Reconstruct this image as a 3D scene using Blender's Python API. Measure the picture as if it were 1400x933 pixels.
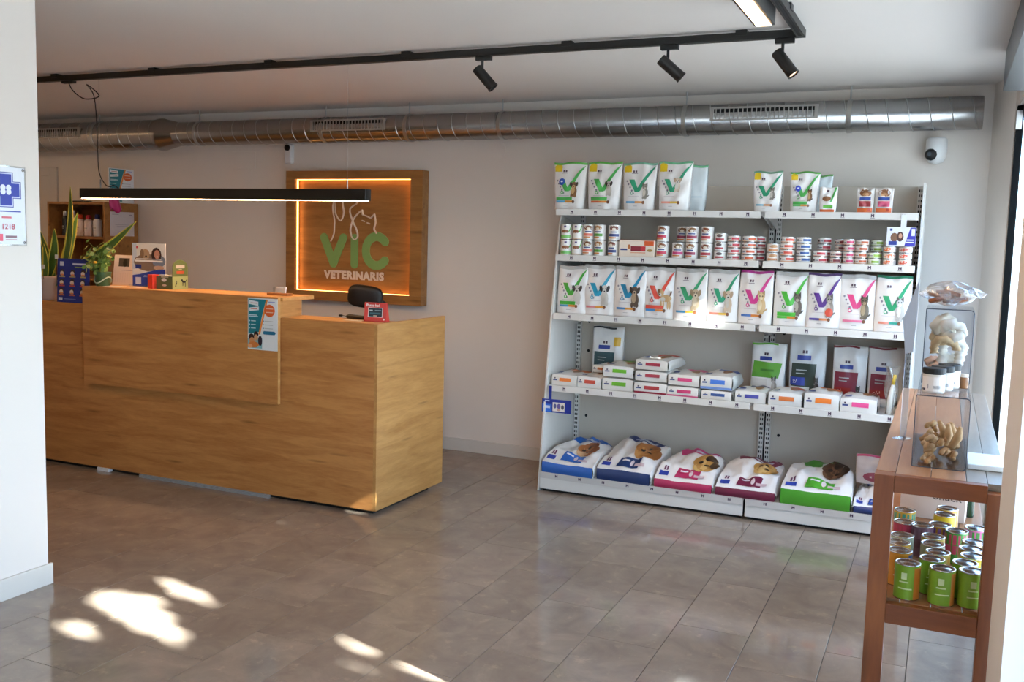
import bpy, bmesh, math, random
from mathutils import Vector, Matrix, Euler, noise
for o in list(bpy.data.objects): bpy.data.objects.remove(o, do_unlink=True)
scene = bpy.context.scene
C = scene.collection
PI = math.pi
random.seed(7)

# ------------------------------------------------------------------ camera
CAM_H = 1.58
YAW, PITCH, ROLL, FPX = math.radians(-24.108), math.radians(5.914), math.radians(-1.546), 1315.35
fwd = Vector((math.sin(YAW)*math.cos(PITCH), math.cos(YAW)*math.cos(PITCH), -math.sin(PITCH)))
rgt = Vector((math.cos(YAW), -math.sin(YAW), 0)); dwn = fwd.cross(rgt)
r2 = math.cos(ROLL)*rgt + math.sin(ROLL)*dwn
d2 = -math.sin(ROLL)*rgt + math.cos(ROLL)*dwn
cam_data = bpy.data.cameras.new('camera'); cam = bpy.data.objects.new('camera', cam_data); C.objects.link(cam)
m = Matrix((r2, -d2, -fwd)).transposed().to_4x4(); m.translation = (0, 0, CAM_H); cam.matrix_world = m
cam_data.sensor_width = 36; cam_data.sensor_fit = 'HORIZONTAL'; cam_data.lens = 36*FPX/1400; cam_data.clip_start = .05
scene.camera = cam

# ------------------------------------------------------------------ world, sun, exposure
scene.view_settings.view_transform = 'Standard'; scene.view_settings.look = 'None'
scene.view_settings.gamma = 1; scene.view_settings.use_curve_mapping = False
scene.view_settings.exposure = EXPOSURE = 0.5
w = bpy.data.worlds.new('sky'); scene.world = w; w.use_nodes = True
nt = w.node_tree; nt.nodes.clear()
sky = nt.nodes.new('ShaderNodeTexSky'); sky.sky_type = 'NISHITA'; sky.sun_disc = False
sky.sun_elevation = math.radians(31); sky.sun_rotation = math.radians(107); sky.air_density = 1.0; sky.dust_density = .6; sky.ozone_density = 1.0
mix = nt.nodes.new('ShaderNodeMixRGB'); mix.inputs[0].default_value = .5; mix.inputs[2].default_value = (2.5, 3.9, 6.3, 1)
bg = nt.nodes.new('ShaderNodeBackground'); bg.inputs[1].default_value = SKY_STRENGTH = 1.2
wo = nt.nodes.new('ShaderNodeOutputWorld')
nt.links.new(sky.outputs[0], mix.inputs[1]); nt.links.new(mix.outputs[0], bg.inputs[0]); nt.links.new(bg.outputs[0], wo.inputs[0])
SUN_DIR = Vector((-.80, .25, -.50)).normalized()
sl = bpy.data.lights.new('sun', 'SUN'); sl.energy = 75; sl.color = (1, .985, .96); sl.angle = math.radians(.36)
so = bpy.data.objects.new('sun', sl); C.objects.link(so); so.location = (12, -4, 9); so.rotation_euler = SUN_DIR.to_track_quat('-Z', 'Y').to_euler()
def portal(name, loc, rot, sx, sy):
    l = bpy.data.lights.new(name, 'AREA'); l.shape = 'RECTANGLE'; l.size = sx; l.size_y = sy; l.cycles.is_portal = True
    o = bpy.data.objects.new(name, l); C.objects.link(o); o.location = loc; o.rotation_euler = rot
portal('shopfront_portal', (.36, 1.72, 1.2), (0, math.radians(90), 0), 2.36, 8.4)

# ------------------------------------------------------------------ materials
def lin(hx):
    if not isinstance(hx, str): return tuple(hx)
    hx = hx.lstrip('#'); r = []
    for i in (0, 2, 4):
        c = int(hx[i:i+2], 16)/255; r.append(c/12.92 if c <= .04045 else ((c+.055)/1.055)**2.4)
    return tuple(r)
MATS = {}
def mat(name, col='#ffffff', rough=.5, metal=0, spec=.5, emit=0, ecol=None, var=.05, scale=14, bump=0, rand=0):
    if name in MATS: return MATS[name]
    m = bpy.data.materials.new(name); m.use_nodes = True; n = m.node_tree; b = n.nodes['Principled BSDF']
    c = lin(col)
    tc = n.nodes.new('ShaderNodeTexCoord'); nz = n.nodes.new('ShaderNodeTexNoise'); nz.inputs['Scale'].default_value = scale; nz.inputs['Detail'].default_value = 4
    n.links.new(tc.outputs['Object'], nz.inputs['Vector'])
    mx = n.nodes.new('ShaderNodeMixRGB')
    mx.inputs[1].default_value = tuple(x*(1-var) for x in c)+(1,); mx.inputs[2].default_value = tuple(min(1, x*(1+var)) for x in c)+(1,)
    n.links.new(nz.outputs['Fac'], mx.inputs[0])
    out = mx.outputs[0]
    if rand:
        oi = n.nodes.new('ShaderNodeObjectInfo'); hs = n.nodes.new('ShaderNodeHueSaturation'); mr = n.nodes.new('ShaderNodeMapRange')
        mr.inputs[3].default_value = 1-rand; mr.inputs[4].default_value = 1+rand
        n.links.new(oi.outputs['Random'], mr.inputs[0]); n.links.new(mr.outputs[0], hs.inputs['Value']); n.links.new(out, hs.inputs['Color']); out = hs.outputs[0]
    n.links.new(out, b.inputs['Base Color'])
    b.inputs['Roughness'].default_value = rough; b.inputs['Metallic'].default_value = metal; b.inputs['Specular IOR Level'].default_value = spec
    if emit:
        b.inputs['Emission Color'].default_value = lin(ecol or col)+(1,); b.inputs['Emission Strength'].default_value = emit
    if bump:
        bp = n.nodes.new('ShaderNodeBump'); bp.inputs['Strength'].default_value = bump; bp.inputs['Distance'].default_value = .01
        n.links.new(nz.outputs['Fac'], bp.inputs['Height']); n.links.new(bp.outputs[0], b.inputs['Normal'])
    MATS[name] = m; return m
def wood(name, c1, c2, axis='X', rough=.45, knot=True, sc=1.0):
    if name in MATS: return MATS[name]
    m = bpy.data.materials.new(name); m.use_nodes = True; n = m.node_tree; b = n.nodes['Principled BSDF']
    tc = n.nodes.new('ShaderNodeTexCoord'); mp = n.nodes.new('ShaderNodeMapping')
    s = {'X': (1.1, 9, 9), 'Y': (9, 1.1, 9), 'Z': (9, 9, 1.1)}[axis]
    mp.inputs['Scale'].default_value = tuple(x*sc for x in s)
    oi = n.nodes.new('ShaderNodeObjectInfo'); ml = n.nodes.new('ShaderNodeMath'); ml.operation = 'MULTIPLY'; ml.inputs[1].default_value = 17
    n.links.new(oi.outputs['Random'], ml.inputs[0]); cb = n.nodes.new('ShaderNodeCombineXYZ')
    for i in range(3): n.links.new(ml.outputs[0], cb.inputs[i])
    n.links.new(cb.outputs[0], mp.inputs['Location'])
    n.links.new(tc.outputs['Object'], mp.inputs[0])
    n1 = n.nodes.new('ShaderNodeTexNoise'); n1.inputs['Scale'].default_value = 1.3; n1.inputs['Detail'].default_value = 5; n1.inputs['Distortion'].default_value = .8
    n2 = n.nodes.new('ShaderNodeTexNoise'); n2.inputs['Scale'].default_value = 9; n2.inputs['Detail'].default_value = 6
    n.links.new(mp.outputs[0], n1.inputs[0]); n.links.new(mp.outputs[0], n2.inputs[0])
    a = n.nodes.new('ShaderNodeMath'); a.operation = 'MULTIPLY_ADD'; a.inputs[1].default_value = .35
    n.links.new(n2.outputs['Fac'], a.inputs[0]); n.links.new(n1.outputs['Fac'], a.inputs[2])
    r = n.nodes.new('ShaderNodeValToRGB'); r.color_ramp.elements[0].position = .42; r.color_ramp.elements[1].position = .86
    r.color_ramp.elements[0].color = lin(c2)+(1,); r.color_ramp.elements[1].color = lin(c1)+(1,)
    n.links.new(a.outputs[0], r.inputs[0]); out = r.outputs[0]
    if knot:
        vo = n.nodes.new('ShaderNodeTexVoronoi'); vo.inputs['Scale'].default_value = .9
        k = n.nodes.new('ShaderNodeMapRange'); k.inputs[1].default_value = .02; k.inputs[2].default_value = .16; k.inputs[3].default_value = .7; k.inputs[4].default_value = 0
        n.links.new(mp.outputs[0], vo.inputs['Vector']); n.links.new(vo.outputs['Distance'], k.inputs[0])
        mx = n.nodes.new('ShaderNodeMixRGB'); mx.inputs[2].default_value = tuple(x*.45 for x in lin(c2))+(1,)
        n.links.new(k.outputs[0], mx.inputs[0]); n.links.new(out, mx.inputs[1]); out = mx.outputs[0]
    n.links.new(out, b.inputs['Base Color']); b.inputs['Roughness'].default_value = rough
    bp = n.nodes.new('ShaderNodeBump'); bp.inputs['Strength'].default_value = .08; bp.inputs['Distance'].default_value = .004
    n.links.new(n2.outputs['Fac'], bp.inputs['Height']); n.links.new(bp.outputs[0], b.inputs['Normal'])
    MATS[name] = m; return m
def clear(name, tint='#ffffff', gloss=.08, rough=.03, milky=0, fres=.55):
    """thin clear sheet: transparent with a fresnel gloss, optionally milky"""
    if name in MATS: return MATS[name]
    m = bpy.data.materials.new(name); m.use_nodes = True; n = m.node_tree; n.nodes.remove(n.nodes['Principled BSDF'])
    o = n.nodes['Material Output']; t = n.nodes.new('ShaderNodeBsdfTransparent'); t.inputs[0].default_value = lin(tint)+(1,)
    g = n.nodes.new('ShaderNodeBsdfGlossy'); g.inputs['Roughness'].default_value = rough
    lw = n.nodes.new('ShaderNodeLayerWeight'); lw.inputs[0].default_value = .25
    ma = n.nodes.new('ShaderNodeMath'); ma.operation = 'MULTIPLY_ADD'; ma.inputs[1].default_value = fres; ma.inputs[2].default_value = gloss*.5; ma.use_clamp = True
    n.links.new(lw.outputs['Fresnel'], ma.inputs[0])
    mx = n.nodes.new('ShaderNodeMixShader'); n.links.new(ma.outputs[0], mx.inputs[0]); n.links.new(t.outputs[0], mx.inputs[1]); n.links.new(g.outputs[0], mx.inputs[2])
    out = mx.outputs[0]
    if milky:
        d = n.nodes.new('ShaderNodeBsdfDiffuse'); d.inputs[0].default_value = (.8, .82, .84, 1)
        nz = n.nodes.new('ShaderNodeTexNoise'); nz.inputs['Scale'].default_value = 30
        mm = n.nodes.new('ShaderNodeMath'); mm.operation = 'MULTIPLY'; mm.inputs[1].default_value = milky*2; mm.use_clamp = True; n.links.new(nz.outputs['Fac'], mm.inputs[0])
        m2 = n.nodes.new('ShaderNodeMixShader'); n.links.new(mm.outputs[0], m2.inputs[0]); n.links.new(out, m2.inputs[1]); n.links.new(d.outputs[0], m2.inputs[2]); out = m2.outputs[0]
    n.links.new(out, o.inputs[0]); MATS[name] = m; return m
def tile_mat():
    m = bpy.data.materials.new('grey_stone_tile'); m.use_nodes = True; n = m.node_tree; b = n.nodes['Principled BSDF']
    tc = n.nodes.new('ShaderNodeTexCoord'); oi = n.nodes.new('ShaderNodeObjectInfo')
    mp = n.nodes.new('ShaderNodeMapping'); cb = n.nodes.new('ShaderNodeCombineXYZ'); ml = n.nodes.new('ShaderNodeMath'); ml.operation = 'MULTIPLY'; ml.inputs[1].default_value = 31
    n.links.new(oi.outputs['Random'], ml.inputs[0]); n.links.new(ml.outputs[0], cb.inputs[0]); n.links.new(ml.outputs[0], cb.inputs[1]); n.links.new(cb.outputs[0], mp.inputs['Location']); n.links.new(tc.outputs['Object'], mp.inputs[0])
    a = n.nodes.new('ShaderNodeTexNoise'); a.inputs['Scale'].default_value = 5; a.inputs['Detail'].default_value = 8; a.inputs['Roughness'].default_value = .65; a.inputs['Distortion'].default_value = .6
    c = n.nodes.new('ShaderNodeTexNoise'); c.inputs['Scale'].default_value = 13; c.inputs['Detail'].default_value = 8; c.inputs['Roughness'].default_value = .7
    n.links.new(mp.outputs[0], a.inputs[0]); n.links.new(mp.outputs[0], c.inputs[0])
    r = n.nodes.new('ShaderNodeValToRGB'); e = r.color_ramp.elements
    e[0].position = .3; e[0].color = lin('#7d6e62')+(1,); e[1].position = .72; e[1].color = lin('#958575')+(1,)
    n.links.new(a.outputs['Fac'], r.inputs[0])
    r2_ = n.nodes.new('ShaderNodeValToRGB'); e = r2_.color_ramp.elements
    e[0].position = .57; e[0].color = (0, 0, 0, 1); e[1].position = .72; e[1].color = (.42, .42, .42, 1)
    n.links.new(c.outputs['Fac'], r2_.inputs[0])
    mx = n.nodes.new('ShaderNodeMixRGB'); mx.inputs[2].default_value = lin('#b8a287')+(1,)
    n.links.new(r2_.outputs[0], mx.inputs[0]); n.links.new(r.outputs[0], mx.inputs[1])
    hs = n.nodes.new('ShaderNodeHueSaturation'); mr = n.nodes.new('ShaderNodeMapRange'); mr.inputs[3].default_value = .93; mr.inputs[4].default_value = 1.07
    n.links.new(oi.outputs['Random'], mr.inputs[0]); n.links.new(mr.outputs[0], hs.inputs['Value']); n.links.new(mx.outputs[0], hs.inputs['Color'])
    n.links.new(hs.outputs[0], b.inputs['Base Color'])
    rr = n.nodes.new('ShaderNodeMapRange'); rr.inputs[3].default_value = .04; rr.inputs[4].default_value = .12
    n.links.new(a.outputs['Fac'], rr.inputs[0]); n.links.new(rr.outputs[0], b.inputs['Roughness']); b.inputs['Specular IOR Level'].default_value = .55
    return m

WALL = mat('white_wall_paint', '#e2d9d0', .75, var=.015, scale=3)
CEIL = mat('white_ceiling_paint', '#e0dad4', .6, var=.015, scale=3)
BASEB = mat('white_skirting', '#d4cdc4', .4, var=.02)
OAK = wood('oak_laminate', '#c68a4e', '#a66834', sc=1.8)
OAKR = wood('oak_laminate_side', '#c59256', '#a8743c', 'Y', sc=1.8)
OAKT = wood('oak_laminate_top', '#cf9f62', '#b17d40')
OAKD = wood('oak_sign', '#a9773f', '#86572a', sc=1.3)
PINE = wood('reddish_pine', '#90532a', '#6c3618', 'Z', .4)
PINEX = wood('reddish_pine_rail', '#90532a', '#6c3618', 'X', .4)
PINEY = wood('reddish_pine_plank', '#a06a3c', '#80492a', 'Y', .4)
BLACK = mat('black_metal', '#111110', .45, var=.1)
BLKPL = mat('black_plastic', '#0b0b0c', .5, var=.1)
STEEL = mat('galvanised_steel', '#a8a8a8', .27, 1, var=.12, scale=5)
STEELD = mat('galvanised_seam', '#b8b8b6', .35, 1)
SHELFW = mat('white_shelf_metal', '#d9d5d0', .35, var=.02)
WHITEP = mat('white_plastic', '#dedede', .35, var=.02)
DARK = mat('dark_recess', '#0c0c0c', .8)
SILV = mat('can_metal', '#c8c8c8', .25, 1, var=.05)
PAL = {}
def col(hx):
    if hx not in PAL: PAL[hx] = mat('print_'+hx.lstrip('#'), hx, .38, var=.04, scale=60)
    return PAL[hx]
FILM = {}
def film(hx):
    if hx not in FILM: FILM[hx] = mat('glossy_film_'+hx.lstrip('#'), hx, .28, spec=.6, var=.03, scale=30)
    return FILM[hx]

# ------------------------------------------------------------------ mesh builder
class MB:
    def __init__(s): s.v = []; s.f = []; s.m = []; s.mats = []
    def mi(s, material):
        if material not in s.mats: s.mats.append(material)
        return s.mats.index(material)
    def add(s, vs, fs, material):
        o = len(s.v); k = s.mi(material); s.v += [tuple(x) for x in vs]
        for f in fs: s.f.append(tuple(o+i for i in f)); s.m.append(k)
        return s
    def box(s, x0, x1, y0, y1, z0, z1, material):
        return s.add([(x0,y0,z0),(x1,y0,z0),(x1,y1,z0),(x0,y1,z0),(x0,y0,z1),(x1,y0,z1),(x1,y1,z1),(x0,y1,z1)],
              [(0,3,2,1),(4,5,6,7),(0,1,5,4),(1,2,6,5),(2,3,7,6),(3,0,4,7)], material)
    def prism(s, pts, a0, a1, axis, material):
        """polygon pts (two coords) extruded along axis"""
        n = len(pts)
        def P(p, a): return {'x': (a, p[0], p[1]), 'y': (p[0], a, p[1]), 'z': (p[0], p[1], a)}[axis]
        vs = [P(p, a0) for p in pts]+[P(p, a1) for p in pts]
        return s.add(vs, [tuple(range(n-1, -1, -1)), tuple(range(n, 2*n))]+[(i, (i+1) % n, n+(i+1) % n, n+i) for i in range(n)], material)
    def lathe(s, prof, n, mats, c=(0, 0, 0)):
        """profile [(r,z)], mats: one material or one per segment"""
        vs = []
        for r, z in prof:
            for i in range(n):
                a = 2*PI*i/n; vs.append((c[0]+r*math.cos(a), c[1]+r*math.sin(a), c[2]+z))
        base = len(s.v); s.v += vs
        for j in range(len(prof)-1):
            k = s.mi(mats[j] if isinstance(mats, (list, tuple)) else mats)
            for i in range(n):
                s.f.append((base+j*n+i, base+j*n+(i+1) % n, base+(j+1)*n+(i+1) % n, base+(j+1)*n+i)); s.m.append(k)
        return s
    def tube(s, path, r, n, material, caps=True):
        path = [Vector(p) for p in path]; rs = r if isinstance(r, (list, tuple)) else [r]*len(path)
        vs = []; prev = None
        for i, p in enumerate(path):
            t = (path[min(i+1, len(path)-1)]-path[max(i-1, 0)]).normalized()
            if prev is None: a = t.orthogonal().normalized()
            else:
                a = prev-t*prev.dot(t); a = a.normalized() if a.length > 1e-6 else t.orthogonal().normalized()
            prev = a; b = t.cross(a)
            for k in range(n):
                an = 2*PI*k/n; vs.append(p+a*(rs[i]*math.cos(an))+b*(rs[i]*math.sin(an)))
        fs = [(j*n+k, j*n+(k+1) % n, (j+1)*n+(k+1) % n, (j+1)*n+k) for j in range(len(path)-1) for k in range(n)]
        if caps: fs += [tuple(range(n-1, -1, -1)), tuple((len(path)-1)*n+k for k in range(n))]
        return s.add(vs, fs, material)
    def grid(s, fn, nu, nv, material, flip=False):
        vs = [fn(i/nu, j/nv) for j in range(nv+1) for i in range(nu+1)]
        fs = []
        for j in range(nv):
            for i in range(nu):
                a = j*(nu+1)+i; q = (a, a+1, a+nu+2, a+nu+1); fs.append(q[::-1] if flip else q)
        return s.add(vs, fs, material)
    def mesh(s, name, smooth=False):
        me = bpy.data.meshes.new(name); me.from_pydata(s.v, [], s.f)
        for m_ in s.mats: me.materials.append(m_)
        me.polygons.foreach_set('material_index', s.m)
        if smooth: me.polygons.foreach_set('use_smooth', [True]*len(s.f))
        me.update(); return me
    def build(s, name, parent=None, loc=(0, 0, 0), rot=(0, 0, 0), smooth=False, bevel=0):
        return link(name, s.mesh(name, smooth), parent, loc, rot, bevel)
def link(name, me, parent=None, loc=(0, 0, 0), rot=(0, 0, 0), bevel=0):
    o = bpy.data.objects.new(name, me); C.objects.link(o); o.location = loc; o.rotation_euler = rot
    if parent: o.parent = parent
    if bevel:
        b = o.modifiers.new('soft_edge', 'BEVEL'); b.width = bevel; b.segments = 2; b.limit_method = 'ANGLE'
    return o
def tag(o, label, cat, group=None):
    o['label'] = label; o['category'] = cat
    if group: o['group'] = group
    return o
def thing(name, label, cat, loc=(0, 0, 0), rotz=0, group=None):
    o = bpy.data.objects.new(name, None); C.objects.link(o); o.empty_display_size = .05; o.location = loc; o.rotation_euler = (0, 0, rotz)
    return tag(o, label, cat, group)
def struct(o): o['kind'] = 'structure'; return o
def B(name, dims, material, parent=None, bevel=0, loc=(0, 0, 0)): return MB().box(*dims, material).build(name, parent, loc, bevel=bevel)
def text(name, body, size, material, parent=None, loc=(0, 0, 0), rot=(PI/2, 0, 0), depth=.0004, bold=0, align='CENTER', sx=1.0):
    cu = bpy.data.curves.new(name, 'FONT'); cu.body = body; cu.size = size; cu.extrude = depth; cu.offset = bold; cu.align_x = align; cu.align_y = 'CENTER'; cu.resolution_u = 3; cu.space_character = 1.0+bold*26
    t = bpy.data.objects.new(name, cu); C.objects.link(t); dg = bpy.context.evaluated_depsgraph_get()
    me = bpy.data.meshes.new_from_object(t.evaluated_get(dg)); C.objects.unlink(t); bpy.data.objects.remove(t)
    me.materials.clear(); me.materials.append(material)
    o = link(name, me, parent, loc, rot); o.scale = (sx, 1, 1); return o
# flat print laid on a surface P(s,t,off)
def decal(mb, spec, P, lay=.0006, sub=1):
    for k, e in enumerate(spec):
        off = lay*(1+k*.35); kind, c = e[0], e[1]; M_ = col(c)
        if kind == 'q':
            p = e[2]; nu, nv = (e[3], e[4]) if len(e) > 3 else (5, 4); nu *= sub; nv *= sub
            def fn(a, b, p=p, off=off):
                x = (p[0][0]*(1-a)+p[1][0]*a)*(1-b)+(p[3][0]*(1-a)+p[2][0]*a)*b; y = (p[0][1]*(1-a)+p[1][1]*a)*(1-b)+(p[3][1]*(1-a)+p[2][1]*a)*b
                return P(x, y, off)
            mb.grid(fn, nu, nv, M_)
        elif kind == 'r':
            x0, x1, y0, y1 = e[2:6]; nu, nv = (e[6], e[7]) if len(e) > 6 else (5, 3); nu *= sub; nv *= sub
            mb.grid(lambda a, b, o_=off: P(x0+(x1-x0)*a, y0+(y1-y0)*b, o_), nu, nv, M_)
        elif kind == 'e':
            cx, cy, rx, ry = e[2:6]; ro = e[6] if len(e) > 6 else 0; n = 12
            vs = [P(cx, cy, off)]
            for q in (.5, 1):
                for i in range(n):
                    a = 2*PI*i/n; x, y = rx*q*math.cos(a), ry*q*math.sin(a)
                    vs.append(P(cx+x*math.cos(ro)-y*math.sin(ro), cy+x*math.sin(ro)+y*math.cos(ro), off))
            mb.add(vs, [(0, 1+i, 1+(i+1) % n) for i in range(n)]+[(1+i, 1+n+i, 1+n+(i+1) % n, 1+(i+1) % n) for i in range(n)], M_)
        elif kind == 'p':
            pts = e[2]; n = len(pts); cx = sum(p[0] for p in pts)/n; cy = sum(p[1] for p in pts)/n
            vs = [P(cx, cy, off)]+[P((cx+p[0])/2, (cy+p[1])/2, off) for p in pts]+[P(p[0], p[1], off) for p in pts]
            mb.add(vs, [(0, 1+i, 1+(i+1) % n) for i in range(n)]+[(1+i, 1+n+i, 1+n+(i+1) % n, 1+(i+1) % n) for i in range(n)], M_)
    return mb
def flat_print(name, spec, w, h, parent, loc=(0, 0, 0), rot=(0, 0, 0), lay=.0005):
    """print on an upright sheet facing -y, (s,t) in 0..1"""
    return decal(MB(), spec, lambda s, t, o: ((s-.5)*w, -o, t*h), lay).build(name, parent, loc, rot)

ORD = ['first', 'second', 'third', 'fourth', 'fifth', 'sixth', 'seventh', 'eighth', 'ninth', 'tenth', 'eleventh', 'twelfth', 'thirteenth']
# ================================================================== THE ROOM
YB, ZC = 6.36, 2.565
XL, XR = -8.2, .34
fl = struct(B('floor', (-8.4, .34, -6.2, 6.5, -.12, -.008), mat('grey_grout', '#5f574f', .8)))
TW, TL = .2975, .590
tm = MB()
gx, gy, ch = .0014, .0014, .0005
x0, x1, y0, y1 = gx, TW-gx, gy, TL-gy
tm.add([(x0,y0,-.008),(x1,y0,-.008),(x1,y1,-.008),(x0,y1,-.008),(x0,y0,-ch),(x1,y0,-ch),(x1,y1,-ch),(x0,y1,-ch),
        (x0+ch,y0+ch,0),(x1-ch,y0+ch,0),(x1-ch,y1-ch,0),(x0+ch,y1-ch,0)],
       [(0,1,5,4),(1,2,6,5),(2,3,7,6),(3,0,4,7),(4,5,9,8),(5,6,10,9),(6,7,11,10),(7,4,8,11),(8,9,10,11)], tile_mat())
tme = tm.mesh('tile'); rest = MB()
for i in range(-23, 7):
    xl = -1.5255+i*TW; j0 = 3.857 if i % 2 == 0 else 3.566
    for j in range(-11, 5):
        yl = j0+j*TL
        if yl > 6.34: continue
        seen = yl > 1.2 and yl < 6.3 and xl < .3 and xl > -6.6 and (xl > -.8*yl*1.15-.9) and (xl < .06*yl+.1)
        if seen: link('tile', tme, fl, (xl, yl, 0))
        else:
            o = len(rest.v); rest.v += [(v[0]+xl, v[1]+yl, v[2]) for v in tm.v]; rest.f += [tuple(o+q for q in f) for f in tm.f]; rest.m += tm.m; rest.mats = tm.mats
ro = rest.build('tile_field', fl); ro['kind'] = 'stuff'

struct(B('ceiling', (-8.4, .5, -6.2, 6.5, ZC, ZC+.15), CEIL))
wb = struct(B('wall_back', (-8.4, .325, YB, YB+.15, 0, ZC), WALL))
struct(B('wall_left', (-3.75, -3.57, -6.05, 2.97, 0, ZC), WALL))
struct(B('baseboard_left', (-3.57, -3.556, -6.05, 2.985, 0, .094), BASEB, bevel=.002))
struct(B('wall_far_left', (-8.4, XL, -2.6, YB, 0, ZC), WALL))
struct(B('wall_hall', (XL, -3.75, -2.6, -2.45, 0, ZC), WALL))
struct(MB().box(-6.02, .19, YB-.014, YB, 0, .094, BASEB).build('baseboard_back', bevel=.002))
# short return wall beside the shopfront (faces the room, slightly splayed)
struct(MB().prism([(.19, YB), (.285, 5.95), (.325, 5.95), (.325, YB)], 0, ZC, 'z', WALL).build('wall_right'))
# pier between the shopfront panes, right foreground
struct(B('wall_pier', (.177, .5, 2.41, 2.9, 0, ZC), WALL))
struct(B('wall_sill', (.27, .42, -2.5, 5.95, 0, .06), mat('grey_stone_sill', '#8d8780', .6)))
struct(B('trim_1', (.195, .46, 2.9, 5.36, 2.375, ZC), mat('dark_grey_lintel', '#3a3d40', .4)))
struct(B('wall_over_window', (.30, .46, 5.36, YB, 2.375, ZC), WALL))
struct(B('trim_2', (.30, .46, -2.5, 2.41, 2.375, ZC), MATS['dark_grey_lintel']))
GLASS = clear('window_glass', '#f5fbfc', .05, fres=.12)
FRAME = mat('black_window_frame', '#060708', .7, spec=.15)
def window(n, ya, yb, parts):
    w_ = struct(bpy.data.objects.new('window_%d' % n, None)); C.objects.link(w_)
    f = MB()
    for y in (ya, yb-.05): f.box(.318, .326, y, y+.05, .06, 2.375, FRAME)
    f.box(.318, .326, ya+.05, yb-.05, .06, .12, FRAME); f.box(.318, .326, ya+.05, yb-.05, 2.32, 2.375, FRAME); f.build('window_frame', w_)
    step = (yb-ya-.1)/parts
    for k in range(parts): B('pane', (.3205, .3235, ya+.05+k*step+.004, ya+.05+(k+1)*step-.004, .12, 2.32), GLASS, w_)
    return w_
w1 = window(1, 2.9, 5.948, 1); window(2, -2.5, 2.41, 2)
# door edge strip: dark post with a pale guide block near its top, seen at the far end of the shopfront
B('door_post', (.291, .3175, 5.87, 5.948, .06, 2.374), FRAME, w1); B('guide_block', (.288, .316, 5.862, 5.8695, 2.248, 2.347), WHITEP, w1)
struct(B('wall_rear', (-3.75, .5, -6.2, -6.05, 0, ZC), mat('brown_rear_wall', '#8a7868', .7)))
struct(B('wall_street', (.34, .5, -6.05, -2.5, 0, ZC), WALL))
# faint door on the back wall at far left
DOORM = mat('pale_door', '#d2ccc6', .5, var=.02)
d1 = struct(bpy.data.objects.new('door_1', None)); C.objects.link(d1)
f = MB(); f.box(-7.50, -7.40, YB-.02, YB, 0, 2.14, DOORM); f.box(-8.2, -7.501, YB-.02, YB, 2.06, 2.14, DOORM); f.build('door_frame', d1, bevel=.003)
B('door_leaf', (-8.2, -7.502, YB-.012, YB-.0005, 0, 2.058), DOORM, d1)
B('door_handle', (-7.6, -7.56, YB-.06, YB-.012, 1.0, 1.03), STEEL, d1)

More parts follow.
